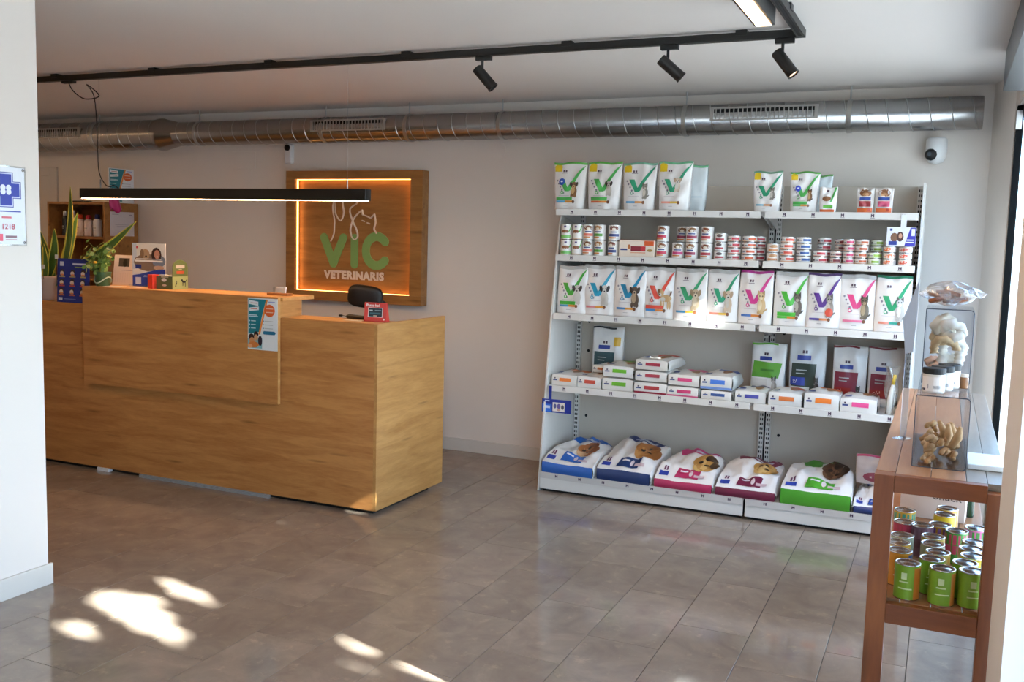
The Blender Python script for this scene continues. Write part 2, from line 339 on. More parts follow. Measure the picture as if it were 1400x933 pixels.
# outside: pavement and the street tree that dapples the sun
struct(B('ground_pavement', (-30, 40, -40, 60, -.30, -.13), mat('grey_pavement', '#807f7e', .9, var=.08)))
fb = thing('facade_building', 'pale rendered building across the street beyond the shopfront glass', 'building', (17, 0, -.13))
B('wall', (0, 4, -20, 9, 0, 3.6), mat('pale_render', '#b4b0aa', .85), fb); B('roof', (-.2, 4.2, -20.2, 9.2, 3.6, 3.8), mat('clay_roof', '#a0634a', .8), fb)
for k in range(6): B('window', (-.04, 0, -17+k*4.2, -15.6+k*4.2, 1.0, 2.4), mat('dark_pane', '#2b3640', .15), fb)
def tree():
    t = thing('street_tree', 'leafy street tree outside the shopfront throwing dappled sun', 'tree', (7.6, .4, -.13))
    bark = mat('tree_bark', '#5b4a3a', .9, bump=.4)
    mb = MB().tube([(0, 0, 0), (.05, .03, 1.6), (-.02, .0, 3.2), (0, .05, 4.9)], [.2, .16, .14, .08], 10, bark)
    mb.build('trunk', t, smooth=True)
    b = MB()
    for a in range(9):
        an = a*.7; q = 2+ (a % 3)*.5
        b.tube([(0, 0, 3.4+a*.12), (math.cos(an)*.4, math.sin(an)*q*.6, 4.3+a*.1), (math.cos(an)*.6, math.sin(an)*q*1.7, 5.1+(a % 4)*.35)], [.07, .05, .02], 6, bark)
    b.build('branch', t, smooth=True)
    # gaps in the leaves, given as ellipses where their light lands on the floor (x, y, half sizes, turn)
    GAPS = [(-3.16, 2.975, .10, .060, -.2), (-3.02, 2.945, .11, .060, -.3), (-2.88, 2.90, .09, .045, -.3), (-2.82, 2.815, .09, .040, -.2), (-2.70, 2.80, .06, .022, -.2), (-3.065, 2.672, .045, .030, -.2),
            (-3.08, 2.885, .07, .035, -.2), (-2.97, 3.185, .07, .022, -.25), (-2.85, 3.150, .07, .022, -.28), (-3.13, 3.245, .01, .006, 0),
            (-2.04, 3.065, .045, .010, -.4), (-1.95, 3.025, .02, .004, -.4), (-1.87, 2.89, .045, .014, -.2), (-1.69, 2.985, .04, .008, -.2), (-1.56, 2.945, .05, .010, -.2)]
    # the light streak on the bags and wall: project to the floor along the sun
    for (x, y, z, a, bb) in ((-1.29, 5.71, 1.19, .03, .02), (-1.22, 5.69, 1.15, .03, .015), (-.34, 6.19, 1.87, .07, .05), (-.28, 6.19, 1.84, .05, .05)):
        if a:
            k = z/SUN_DIR.z; GAPS.append((x-SUN_DIR.x*k, y-SUN_DIR.y*k, a*1.5, bb, -.3))
    rng = random.Random(3); lf = MB(); greens = [mat('leaf_green_%d' % i, c, .5) for i, c in enumerate(('#46582c', '#526633', '#3d4f28'))]
    inv = 0
    org = Vector((7.6, .4, -.13))
    while inv < 36000:
        # a spreading crown above the street
        p = Vector((rng.gauss(0, .55), rng.uniform(-5.9, 3.5), rng.uniform(4.2, 7.6)))
        inv += 1
        wp = p+org; k = wp.z/SUN_DIR.z; fx, fy = wp.x-SUN_DIR.x*k, wp.y-SUN_DIR.y*k
        bad = False
        for (gx_, gy_, a, bb, ro_) in GAPS:
            dx, dy = fx-gx_, fy-gy_; c, s = math.cos(ro_), math.sin(ro_); u, v = dx*c+dy*s, -dx*s+dy*c
            if (u/(a+.095))**2+(v/(bb+.045))**2 < 1: bad = True; break
        if bad: continue
        e = Euler((rng.uniform(0, 6.3), rng.uniform(0, 6.3), rng.uniform(0, 6.3))).to_matrix()
        L, W_ = .15, .10
        # leaves tend to face the sun
        n_ = (-SUN_DIR+Vector((rng.uniform(-.5, .5), rng.uniform(-.5, .5), rng.uniform(-.5, .5)))).normalized(); u_ = n_.orthogonal().normalized(); v_ = n_.cross(u_); an = rng.uniform(0, 6.3)
        u2, v2 = u_*math.cos(an)+v_*math.sin(an), -u_*math.sin(an)+v_*math.cos(an)
        lf.add([p-u2*L/2, p+v2*W_/2, p+u2*L/2, p-v2*W_/2], [(0, 1, 2, 3)], greens[inv % 3])
    o = lf.build('foliage', t); o['kind'] = 'stuff'
tree()
# ================================================================== RECEPTION COUNTER
ct = thing('reception_counter', 'long oak laminate reception counter with raised front panel', 'counter', (0, 0, 0))
CY, CX = 4.59, -2.88
B('front_panel', (-6.9, CX-.02, CY, CY+.02, .022, 1.098), OAK, ct)
B('side_panel', (CX-.02, CX, CY, 5.385, .022, 1.098), OAKR, ct)
B('low_top', (-6.9, CX-.02, CY+.02, 4.82, 1.078, 1.098), OAKT, ct, bevel=.001)
B('rear_panel', (-6.9, CX-.02, 4.80, 4.82, .022, 1.078), OAK, ct)
B('apron_panel', (-5.095, -3.534, CY-.045, CY-.023, .587, 1.218), OAK, ct)
B('edge_band', (-3.534, -3.532, CY-.045, CY-.023, .587, 1.218), OAKT, ct)
MB().box(-5.06, -3.57, CY-.023, CY, .64, 1.19, OAK).build('apron_spacer', ct)
B('raised_end_panel', (-3.56, -3.535, CY-.023, 4.775, 1.0985, 1.196), OAKR, ct)
B('raised_end_panel', (-5.095, -5.07, CY-.023, 4.775, 1.0985, 1.196), OAKR, ct)
B('raised_top', (-5.095, -3.515, CY-.023, 4.87, 1.196, 1.2185), OAKT, ct, bevel=.001)
B('raised_back', (-5.07, -3.56, 4.755, 4.775, 1.0985, 1.196), OAK, ct)
B('work_desk', (-6.9, CX-.02, 4.82, 5.37, .72, .745), OAKT, ct)
B('plinth', (-6.9, -2.91, CY+.025, 4.8, .0, .022), BLKPL, ct)
B('plinth', (-2.93, -2.905, 4.8, 5.25, .0, .022), BLKPL, ct)
B('floor_strip', (-4.66, -3.62, CY-.012, CY-.001, .0, .022), clear('clear_strip', '#d8cfc6', .2, .25, .3), ct)
B('levelling_block', (-5.03, -4.93, CY-.01, CY+.024, .0, .022), WHITEP, ct)

# ================================================================== SIGN BOARD
sg = thing('sign_board', 'framed oak sign with glowing edge and green clinic name', 'sign', (0, 0, 0))
sx0, sx1, sz0, sz1 = -4.79, -3.557, 1.08, 2.085; fi = .082
LED = mat('amber_led_strip', '#ffc080', .5, emit=6, ecol='#ffb060')
for nm, d in (('frame_rail', (sx0, sx1, 6.26, 6.355, sz1-fi+.018, sz1)), ('frame_rail', (sx0, sx1, 6.26, 6.355, sz0, sz0+fi-.01)),
              ('frame_rail', (sx0, sx0+fi, 6.26, 6.355, sz0+fi-.01, sz1-fi+.018)), ('frame_rail', (sx1-fi-.02, sx1, 6.26, 6.355, sz0+fi-.01, sz1-fi+.018))):
    B(nm, d, OAKD, sg, bevel=.0015)
ix0, ix1, iz0, iz1 = sx0+fi, sx1-fi-.02, sz0+fi-.01, sz1-fi+.018
B('panel', (ix0, ix1, 6.325, 6.355, iz0, iz1), OAKD, sg)
for d in ((ix0+.001, ix1-.001, 6.292, 6.307, iz1-.004, iz1-.0005), (ix0+.001, ix1-.001, 6.292, 6.307, iz0+.0005, iz0+.004),
          (ix0+.0005, ix0+.004, 6.292, 6.307, iz0+.006, iz1-.006), (ix1-.004, ix1-.0005, 6.292, 6.307, iz0+.006, iz1-.006)):
    B('led_strip', d, LED, sg)
SY = 6.325
def stroke(name, pts, wd, y0, y1, material, n=10):
    """flat rounded stroke in the xz plane between y0 and y1"""
    mb = MB()
    for i in range(len(pts)-1):
        (ax, az), (bx, bz) = pts[i], pts[i+1]; L = math.hypot(bx-ax, bz-az) or 1e-6; dx, dz = (bx-ax)/L, (bz-az)/L; nx, nz = -dz, dx; r = wd/2
        poly = []
        for k in range(n+1):
            a = -PI/2+PI*k/n; poly.append((bx+r*(dx*math.cos(a)+nx*math.sin(a)), bz+r*(dz*math.cos(a)+nz*math.sin(a))))
        for k in range(n+1):
            a = PI/2+PI*k/n; poly.append((ax+r*(dx*math.cos(a)+nx*math.sin(a)), az+r*(dz*math.cos(a)+nz*math.sin(a))))
        e = i*.00006
        mb.prism(poly, y0-e, y1, 'y', material)
    return mb.build(name, sg)
def smooth_path(pts, n=5):
    out = []
    for i in range(len(pts)-1):
        p0, p1, p2, p3 = pts[max(i-1, 0)], pts[i], pts[i+1], pts[min(i+2, len(pts)-1)]
        for k in range(n):
            t = k/n; out.append(tuple(.5*((2*p1[j])+(-p0[j]+p2[j])*t+(2*p0[j]-5*p1[j]+4*p2[j]-p3[j])*t*t+(-p0[j]+3*p1[j]-3*p2[j]+p3[j])*t**3) for j in range(len(p1))))
    out.append(tuple(pts[-1])); return out
GREEN = mat('sign_green', '#7da35c', .55); LINEW = mat('sign_line_cream', '#e0cfbd', .55)
stroke('letter_v', [(-4.470, 1.572), (-4.380, 1.372), (-4.290, 1.572)], .068, SY-.006, SY, GREEN)
stroke('letter_i', [(-4.186, 1.572), (-4.186, 1.370)], .066, SY-.006, SY, GREEN)
arc = [(-3.985+.098*math.cos(a), 1.478+.112*math.sin(a)) for a in [math.radians(40+k*(280/14)) for k in range(15)]]
stroke('letter_c', arc, .068, SY-.006, SY, GREEN, 6)
text('lettering', 'VETERINARIS', .083, LINEW, sg, (-4.192, SY-.001, 1.280), depth=.002, bold=.0045, sx=1.02)
dogl = smooth_path([(-4.405, 1.544), (-4.378, 1.60), (-4.373, 1.66), (-4.373, 1.714), (-4.385, 1.77), (-4.388, 1.82), (-4.374, 1.850), (-4.366, 1.80), (-4.360, 1.755), (-4.316, 1.703), (-4.286, 1.763), (-4.297, 1.845), (-4.27, 1.872), (-4.2, 1.876), (-4.159, 1.846), (-4.228, 1.795), (-4.209, 1.717), (-4.168, 1.64), (-4.156, 1.585), (-4.185, 1.561), (-4.214, 1.592), (-4.222, 1.646), (-4.195, 1.717), (-4.150, 1.765), (-4.117, 1.788)], 4)
stroke('line_drawing', dogl+[(-4.112, 1.753), (-4.075, 1.742), (-4.038, 1.727), (-4.006, 1.758)]+smooth_path([(-4.006, 1.758), (-3.995, 1.697), (-4.007, 1.646), (-3.985, 1.614)], 4), .0085, SY-.008, SY, LINEW, 4)
stroke('line_eye', [(-4.120, 1.708), (-4.098, 1.702)], .009, SY-.004, SY, LINEW, 4)
stroke('line_eye', [(-4.074, 1.692), (-4.052, 1.685)], .009, SY-.004, SY, LINEW, 4)

# ================================================================== CEILING TRACK, SPOTS, LAMPS
TY, TZ = 4.53, 2.519
tr = thing('lighting_track', 'long black ceiling lighting track turning a corner above the room', 'track light', (0, 0, 0))
B('track_rail', (-7.6, -.64, TY-.018, TY+.018, TZ, TZ+.034), BLACK, tr)
mb = MB(); mb.box(-.676, -.640, .5, TY-.018, TZ, TZ+.034, BLACK); mb.build('track_rail', tr)
B('track_groove', (-.666, -.650, .5, TY-.03, TZ-.0006, TZ), DARK, tr)
for x in (-6.1, -5.27, -4.45, -3.58, -2.68, -1.77, -.92): B('ceiling_clip', (x-.026, x+.026, TY-.021, TY+.021, TZ+.02, ZC-.0005), BLACK, tr)
for y in (1.5, 3.0, 4.1): B('ceiling_clip', (-.68, -.636, y-.03, y+.03, TZ+.02, ZC-.0005), BLACK, tr)
SPOTL = mat('spot_lens_glow', '#ffd9b0', .4, emit=1.2, ecol='#ffcf9c')
def spot(x, y, tilt, az, label, lit):
    t = thing('track_spotlight', label, 'spotlight', (x, y, TZ-.001), 0, 'black spotlights on the ceiling track')
    MB().box(-.035, .05, -.014, .014, -.022, 0, BLACK).build('adapter', t, bevel=.002)
    MB().tube([(0, 0, -.022), (.0, 0, -.075)], .007, 8, BLACK).build('stem', t)
    hd = MB().lathe([(0, .0), (.024, .0), (.027, .004), (.027, .125), (.0285, .127), (.0285, .135), (.024, .135), (.022, .128)], 20, BLACK)
    hd.lathe([(.022, .128), (0, .128)], 20, SPOTL if lit else DARK)
    d = Vector((math.sin(az)*math.sin(tilt), math.cos(az)*math.sin(tilt), -math.cos(tilt)))
    sp_ = bpy.data.lights.new('spot_beam', 'SPOT'); sp_.energy = 30; sp_.color = (1, .80, .58); sp_.spot_size = math.radians(70); sp_.spot_blend = .6; sp_.shadow_soft_size = .02
    so_ = bpy.data.objects.new('spot_beam', sp_); C.objects.link(so_); so_.parent = t; so_.location = Vector((0, 0, -.092))+d*.095; so_.rotation_euler = d.to_track_quat('-Z', 'Y').to_euler()
    h = hd.build('head', t, Vector((0, 0, -.092))-d*.045, d.to_track_quat('Z', 'Y').to_euler(), smooth=False)
spot(-2.235, TY, math.radians(42), math.radians(75), 'black track spotlight above the sign, leftmost of the three', False)
spot(-1.262, TY, math.radians(50), math.radians(70), 'black track spotlight in the middle, above the shelving', False)
spot(-.735, TY, math.radians(38), math.radians(95), 'black track spotlight at the corner, beside the bright ceiling lamp', True)
WARM = mat('lamp_diffuser_warm', '#fff0dc', .5, emit=24, ecol='#ffcf9a')
lp = thing('linear_ceiling_lamp', 'black linear ceiling lamp with bright white diffuser under the short track', 'lamp', (0, 0, 0))
MB().box(-.765, -.684, .6, 4.0, 2.462, 2.53, BLACK).build('housing', lp, bevel=.002)
B('diffuser', (-.752, -.697, .63, 3.985, 2.4585, 2.4615), WARM, lp)
for y in (1.0, 2.3, 3.6): B('bracket', (-.73, -.71, y-.02, y+.02, 2.53, ZC-.0005), BLACK, lp)
passage_fill = thing('linear_ceiling_lamp', 'unseen linear fill lamp added left of the counter to brighten the far wall', 'lamp', (0, 0, 0))  # added fill light out of view, brightens the far left wall and cabinet
MB().box(-8.0, -6.6, 4.9, 4.98, 2.462, 2.53, BLACK).build('housing', passage_fill, bevel=.002)
B('diffuser', (-7.97, -6.63, 4.912, 4.968, 2.4585, 2.4615), WARM, passage_fill)
for x in (-7.7, -6.9): B('bracket', (x-.02, x+.02, 4.93, 4.95, 2.53, ZC-.0005), BLACK, passage_fill)
counter_fill = thing('linear_ceiling_lamp', 'unseen linear fill lamp added behind the left wall to warm the counter front', 'lamp', (0, 0, 0))  # second added fill light, hidden by the left wall, warms counter and floor
MB().box(-6.4, -4.4, 3.1, 3.18, 2.462, 2.53, BLACK).build('housing', counter_fill, bevel=.002)
B('diffuser', (-6.37, -4.43, 3.112, 3.168, 2.4585, 2.4615), WARM, counter_fill)
for x in (-6.0, -4.8): B('bracket', (x-.02, x+.02, 3.13, 3.15, 2.53, ZC-.0005), BLACK, counter_fill)
pn = thing('pendant_lamp', 'long black linear pendant lamp hanging above the reception counter', 'lamp', (0, 0, 0))
px0, px1, pY, pz = -5.30, -3.055, 4.75, 1.79
MB().box(px0, px1, pY-.03, pY+.03, pz, pz+.066, BLACK).build('housing', pn, bevel=.0025)
B('diffuser', (px0+.012, px1-.012, pY-.026, pY+.026, pz-.0015, pz-.0002), mat('pendant_diffuser', '#fff0dc', .5, emit=30, ecol='#ffc488'), pn)
MB().tube([(-3.2, pY, pz+.066), (-3.2, pY, pz+.125)], .0045, 8, STEEL).build('wire_grip', pn)
MB().tube([(-5.14, pY, pz+.066), (-5.14, pY, pz+.125)], .0045, 8, STEEL).build('wire_grip', pn)
MB().tube([(-3.2, pY, pz+.125), (-3.2, pY, ZC-.001)], .0009, 5, STEELD).build('hanging_wire', pn)
MB().tube([(-5.14, pY, pz+.125), (-5.14, pY, ZC-.001)], .0009, 5, STEELD).build('hanging_wire', pn)
cord = smooth_path([(-5.16, TY, TZ-.014), (-5.155, TY+.03, TZ-.06), (-5.10, TY+.07, TZ-.105), (-5.03, TY+.12, TZ-.08), (-5.16, pY-.08, TZ-.0), (-5.165, pY-.02, TZ-.06), (-5.165, pY, 2.3), (-5.16, pY, 2.1), (-5.15, pY, 1.96), (-5.10, pY, 1.885), (-5.06, pY, 1.868), (-5.02, pY, 1.875), (-4.98, pY, pz+.066)], 5)
MB().tube(cord, .0035, 6, BLKPL).build('power_cord', pn, smooth=True)
B('cord_plug', (-5.21, -5.11, TY-.014, TY+.014, TZ-.016, TZ-.001), BLACK, pn)

# ================================================================== AIR DUCT
du = thing('ventilation_duct', 'round galvanised spiral duct running along the top of the back wall', 'duct', (0, 0, 0))
DYc, DZc, DR, DR2 = 6.215, 2.385, .095, .122
def xlathe(mb, prof, n, material, cy, cz):
    vs = []
    for r, x in prof:
        for i in range(n): a = 2*PI*i/n; vs.append((x, cy+r*math.cos(a), cz+r*math.sin(a)))
    mb.add(vs, [(j*n+i, j*n+(i+1) % n, (j+1)*n+(i+1) % n, (j+1)*n+i) for j in range(len(prof)-1) for i in range(n)], material)
    return mb
xlathe(MB(), [(0, .135), (DR-.004, .135), (DR, .131), (DR, -5.86)], 40, STEEL, DYc, DZc).build('duct_tube', du, smooth=True)
xlathe(MB(), [(DR, -5.84), (DR+.004, -5.85), (DR2+.004, -5.98), (DR2+.008, -5.99), (DR2+.008, -6.03), (DR2, -6.04)], 40, STEEL, DYc, DZc).build('reducer', du, smooth=True)
xlathe(MB(), [(DR2, -6.04), (DR2, -8.19)], 40, STEEL, DYc, DZc).build('duct_tube', du, smooth=True)
def seam(xa, xb, r, pitch):
    n = int((xb-xa)/pitch*24); return [(xa+(xb-xa)*k/n, DYc+r*math.cos(2*PI*k/24), DZc+r*math.sin(2*PI*k/24)) for k in range(n+1)]
MB().tube(seam(-5.84, .125, DR, .115), .003, 4, STEELD, False).build('spiral_seam', du)
MB().tube(seam(-8.18, -6.05, DR2, .115), .003, 4, STEELD, False).build('spiral_seam', du)
for x in (-6.70, -4.37, -2.89, -1.59, -.59, -5.60, -3.64):
    r = DR2 if x < -6 else DR
    xlathe(MB(), [(r, x-.014), (r+.005, x-.013), (r+.005, x+.013), (r, x+.014)], 32, STEELD, DYc, DZc).build('clamp_band', du)
    MB().tube([(x, DYc-.02, DZc+r), (x, DYc-.02, ZC-.001)], .005, 8, STEELD).build('hanger_rod', du)
GRI = mat('grille_frame_grey', '#a9a6a1', .4, .6)
for (xa, xb, r) in ((-1.415, -.765, DR), (-4.455, -3.80, DR), (-7.45, -6.82, DR2)):
    zc, hh, yf = 2.408, .042, DYc-r-.006
    mb = MB(); mb.box(xa, xb, yf, yf+.05, zc-hh, zc-hh+.010, GRI).box(xa, xb, yf, yf+.05, zc+hh-.010, zc+hh, GRI).box(xa, xa+.02, yf, yf+.05, zc-hh+.01, zc+hh-.01, GRI).box(xb-.02, xb, yf, yf+.05, zc-hh+.01, zc+hh-.01, GRI)
    g = mb.build('grille_frame', du)
    B('grille_cavity', (xa+.02, xb-.02, yf+.012, yf+.014, zc-hh+.01, zc+hh-.01), DARK, g)
    s = MB(); n = 22
    for k in range(n): x = xa+.02+(k+.5)*(xb-xa-.04)/n; s.box(x-.003, x+.003, yf+.004, yf+.011, zc-hh+.01, zc+hh-.01, GRI)
    s.build('grille_slats', g)['kind'] = 'stuff'

# ================================================================== WALL DEVICES
t = thing('security_camera', 'white dome security camera with black lens high in the right corner', 'camera', (-.10, YB, 2.10))
MB().lathe([(0, .155), (.045, .155), (.058, .145), (.060, .08), (.056, .04), (.040, .012), (0, .0)], 24, WHITEP, (0, -.075, 0)).build('body', t, smooth=True)
bm_ = MB().lathe([(.0001, -.036), (.02, -.030), (.033, -.015), (.036, 0), (.033, .015), (.02, .030), (.0001, .036)], 20, BLKPL, (-.025, -.115, .055)); bm_.build('lens_ball', t, smooth=True)
MB().box(-.03, .03, -.03, -.001, .06, .15, WHITEP).build('wall_mount', t, bevel=.004)
MB().lathe([(0, 0), (.011, 0), (.012, .004), (.0001, .005)], 12, mat('lens_glint', '#4a5058', .1)).build('lens', t, (-.035, -.151, .055), (PI/2, 0, 0))
t = thing('motion_sensor', 'slim white wall sensor with round black lens beside the sign', 'sensor', (-4.818, YB, 2.145))
MB().box(-.036, .036, -.045, -.001, 0, .155, WHITEP).build('body', t, bevel=.012)
MB().lathe([(.024, 0), (.024, .012), (.017, .018), (.0001, .02)], 16, BLKPL).build('lens', t, (.0, -.045, .125), (PI/2, 0, 0), smooth=True)
PLATE = WALL
tag(MB().box(-5.40, -5.17, YB-.006, YB-.0005, 2.11, 2.25, PLATE).build('wall_cover_plate', bevel=.002), 'painted rectangular cover plate on the back wall above the counter', 'cover plate')
tag(MB().lathe([(.062, 0), (.061, .003), (.0001, .004)], 28, PLATE).build('round_wall_cover', None, (-2.995, YB-.0005, 2.228), (PI/2, 0, 0)), 'painted round cover disc on the wall under the duct', 'cover plate')

# plaque on the left wall
t = thing('clinic_plaque', 'clear acrylic plaque with blue cross fixed on the left wall', 'plaque', (-3.57, 2.79, 1.5), PI/2)
ACR = clear('clear_acrylic', '#fafcfd', .12, .04)
pw, ph = .19, .33
MB().box(-pw/2, pw/2, -.021, -.015, .005, .005+ph, ACR).build('sheet', t)
bl = '#1b2fa0'
def PQ(s, tt, o): return ((s-.5)*pw, -.0212-o, .005+tt*ph)
def cross(c, L, T): return [('p', c, [((x/pw)+.5, (z/ph)+.70) for x, z in ((-T, L), (T, L), (T, T), (L, T), (L, -T), (T, -T), (T, -L), (-T, -L), (-T, -T), (-L, -T), (-L, T), (-T, T))])]
sp = [('r', '#dfe3ea', .03, .97, .02, .98, 1, 1)]+cross('#16268f', .072, .035)+cross('#c6cdec', .069, .032)+cross(bl, .064, .027)
sp += [('e', '#dfe3f2', .43, .725, .065, .038), ('e', '#dfe3f2', .57, .725, .065, .038), ('e', '#dfe3f2', .43, .675, .065, .038), ('e', '#dfe3f2', .57, .675, .065, .038),
       ('r', '#3a4aa8', .14, .86, .425, .440, 1, 1), ('r', '#d06a76', .38, .62, .345, .368, 1, 1), ('r', '#e2566e', .22, .40, .06, .15, 1, 1), ('r', '#8a6a74', .46, .74, .10, .13, 1, 1), ('r', '#c89aa2', .46, .74, .075, .085, 1, 1)]
decal(MB(), sp, PQ, .0004).build('print', t)
text('number', '1218', .032, mat('plaque_red', '#c8505e'), t, (.005, -.0245, .005+.24*ph))
for x in (-.082, .082):
    for z in (.02, .32): MB().lathe([(.006, 0), (.006, .022), (.0001, .024)], 12, STEEL).build('standoff', t, (x, -.001, z), (PI/2, 0, 0))
# ================================================================== SHELVING
GL, GM, GR, GBK = -2.28, -.985, -.145, 6.19
SH = [(1.752, 5.69), (1.466, 5.705), (1.093, 5.70), (.635, 5.655)]      # underside of the front lip, front y
LIP = .040
SZ = [z+LIP-.004 for z, y in SH]                                             # loading surface
NAVY = mat('price_mark_navy', '#46324a', .6)
def bay(xa, xb, label, left_side, right_side):
    t = thing('gondola_shelving', label, 'shelf unit', (0, 0, 0), 0, 'white metal gondola bays')
    B('back_panel', (xa+.001, xb-.001, GBK, GBK+.02, .10, 1.965), mat('grey_white_panel', '#c4b9ac', .5, var=.02), t)
    for k, (z, yf) in enumerate(SH):
        s = MB().box(xa+.014, xb-.014, yf+.012, GBK-.001, z+LIP-.022, z+LIP-.004, SHELFW).build('shelf', t)
        B('price_rail', (xa+.012, xb-.012, yf, yf+.012, z, z+LIP), SHELFW, s, bevel=.0015)
        mk = MB(); n = max(3, round((xb-xa)/.158)); st = (xb-xa-.05)/n
        for q in range(n):
            x = xa+.05+st*(q+.45); zc = z+LIP*.55
            mk.box(x-.008, x-.003, yf-.0008, yf, zc-.009, zc+.009, NAVY).box(x+.003, x+.009, yf-.0008, yf, zc-.009, zc+.009, NAVY).box(x-.003, x+.003, yf-.0008, yf, zc-.001, zc+.005, NAVY).box(x-.011, x+.012, yf-.0006, yf, zc-.014, zc-.012, NAVY)
        mk.build('price_marks', s)['kind'] = 'stuff'
        for x in (xa+.012, xb-.0145):
            MB().prism([(yf+.06, z+LIP-.024), (GBK-.002, z+LIP-.024), (GBK-.002, z-.06), (GBK-.05, z-.06)], x, x+.0025, 'x', SHELFW).build('shelf_bracket', s)
    b = MB().box(xa+.006, xb-.006, 5.587, GBK-.001, .110, .127, SHELFW).build('base_shelf', t)
    B('plinth', (xa+.006, xb-.006, 5.575, 5.587, .018, .127), SHELFW, t, bevel=.0015)
    B('price_rail', (xa+.008, xb-.008, 5.568, 5.5745, .088, .127), mat('rail_grey_clear', '#cbc6c2', .25), b)
    mk = MB(); n = max(3, round((xb-xa)/.165)); st = (xb-xa-.05)/n
    for q in range(n):
        x = xa+.05+st*(q+.45); zc = .109
        mk.box(x-.008, x-.003, 5.567, 5.568, zc-.008, zc+.008, NAVY).box(x+.003, x+.009, 5.567, 5.568, zc-.008, zc+.008, NAVY).box(x-.003, x+.003, 5.567, 5.568, zc-.001, zc+.004, NAVY)
    mk.build('price_marks', b)['kind'] = 'stuff'
    if not left_side: B('joint_gap', (xa-.005, xa+.005, GBK-.012, GBK-.0005, .127, 1.965), DARK, t)
    B('foot', (xa+.02, xb-.02, 5.60, 6.15, 0, .018), DARK, t)
    # slotted uprights
    for x, on in ((xa+.006, left_side), (xb-.036, True)):
        u = B('upright', (x, x+.030, GBK-.028, GBK-.001, .127, 1.965), SHELFW, t)
        sl_ = MB(); z = .16
        while z < 1.94:
            sl_.box(x+.006, x+.013, GBK-.0286, GBK-.028, z, z+.016, DARK).box(x+.018, x+.025, GBK-.0286, GBK-.028, z, z+.016, DARK); z += .030
        sl_.build('slots', u)['kind'] = 'stuff'
    for z in (.40, .85, 1.05, 1.40, 1.64, 1.90):
        MB().lathe([(.010, 0), (.0001, .0008)], 10, DARK).build('hole', t, (xa+.085, GBK-.0002, z), (PI/2, 0, 0))
    for on, x in ((left_side, xa-.012), (right_side, xb)):
        if on: MB().prism([(5.580, .0), (GBK+.02, .0), (GBK+.02, 1.965), (5.88, 1.965), (5.82, 1.73), (5.71, 1.08)], x, x+.012, 'x', SHELFW).build('side_panel', t)
    return t
bay(GL, GM, 'wide white metal shelving bay nearest the reception counter', True, False)
bay(GM, GR, 'narrower white metal shelving bay beside the wooden table', False, True)

# ================================================================== PRODUCT BUILDERS
def pet(kind, cx, cy, k, a, b, c):
    """a simple sitting or standing animal picture: a fur, b light fur, c dark"""
    r = []
    asp = .75
    def e(col_, x, y, rx, ry, ro=0): r.append(('e', col_, cx+x*k, cy+y*k*asp, rx*k, ry*k*asp, ro))
    if kind == 'dog':
        e(a, .02, -.16, .15, .24); e(b, -.03, -.10, .09, .17); e(a, -.10, -.34, .05, .09); e(a, .10, -.34, .06, .08)
        e(a, 0, .14, .14, .15); e(c, -.14, .17, .06, .12, .5); e(c, .14, .17, .06, .12, -.5); e(b, 0, .07, .08, .08); e('#181414', 0, .08, .03, .025); e('#181414', -.05, .17, .018, .02); e('#181414', .05, .17, .018, .02)
    elif kind == 'stand':
        e(a, .06, -.06, .22, .12); e(b, -.06, -.10, .10, .09)
        for x in (-.12, -.03, .14, .22): e(a, x, -.28, .035, .15)
        e(a, -.14, .12, .12, .12); e(c, -.22, .17, .045, .09, .4); e(b, -.17, .06, .06, .06); e('#181414', -.20, .07, .025, .022); e(c, .24, .10, .03, .10, -.5)
    else:
        e(a, .03, -.15, .15, .26); e(b, -.03, -.12, .08, .17); e(a, -.07, -.36, .05, .05); e(a, .07, -.36, .05, .05); e(c, .17, -.28, .09, .03, .5)
        e(a, 0, .16, .13, .13); r.append(('p', c, [(cx-.13*k, cy+.18*k*asp), (cx-.02*k, cy+.26*k*asp), (cx-.12*k, cy+.36*k*asp)])); r.append(('p', c, [(cx+.13*k, cy+.18*k*asp), (cx+.02*k, cy+.26*k*asp), (cx+.12*k, cy+.36*k*asp)]))
        e(b, 0, .09, .06, .05); e('#20301c', -.05, .17, .022, .02); e('#20301c', .05, .17, .022, .02); e('#b07a70', 0, .11, .014, .012)
    return r
W0 = '#e6e1de'
def vprint(main, animal, band=None, band2=None, badge=None, corner=False):
    s = []
    if corner: s += [('e', '#e0bc1c', .15, .885, .115, .09), ('r', '#e0bc1c', .04, .26, .80, .93, 3, 3)]
    s += [('r', '#5a4450', .30, .35, .79, .835, 1, 1), ('r', '#5a4450', .37, .42, .79, .835, 1, 1), ('r', '#5a4450', .27, .45, .765, .773, 2, 1)]
    s += [('q', main, [(.39, .385), (.53, .385), (.365, .645), (.195, .645)], 2, 5), ('q', main, [(.40, .385), (.56, .40), (.985, .95), (.83, .85)], 3, 8)]
    for i in range(5): s.append(('e', ('#8f8894', '#7f7788')[i % 2], .13+.055*i, .61-.065*i, .028, .02))
    s.append(('e', main, .30, .36, .05, .038)); s.append(('e', W0, .30, .36, .026, .02))
    s += animal
    if badge: s += [('e', badge, .30, .585, .10, .075), ('e', '#dfe6f4', .30, .59, .04, .02)]
    if band: s.append(('r', band, .12, .66, .195, .265, 5, 2))
    b2 = band2 or ('#5a9bc4', '#e0913c')
    s += [('r', b2[0], .12, .42, .150, .19, 4, 1), ('r', b2[1], .42, .72, .150, .19, 4, 1), ('e', '#7a4a2a', .70, .165, .045, .035), ('r', '#a9a3a5', .36, .50, .085, .095, 2, 1), ('r', '#c2b4b8', .20, .56, .29, .298, 3, 1)]
    return s
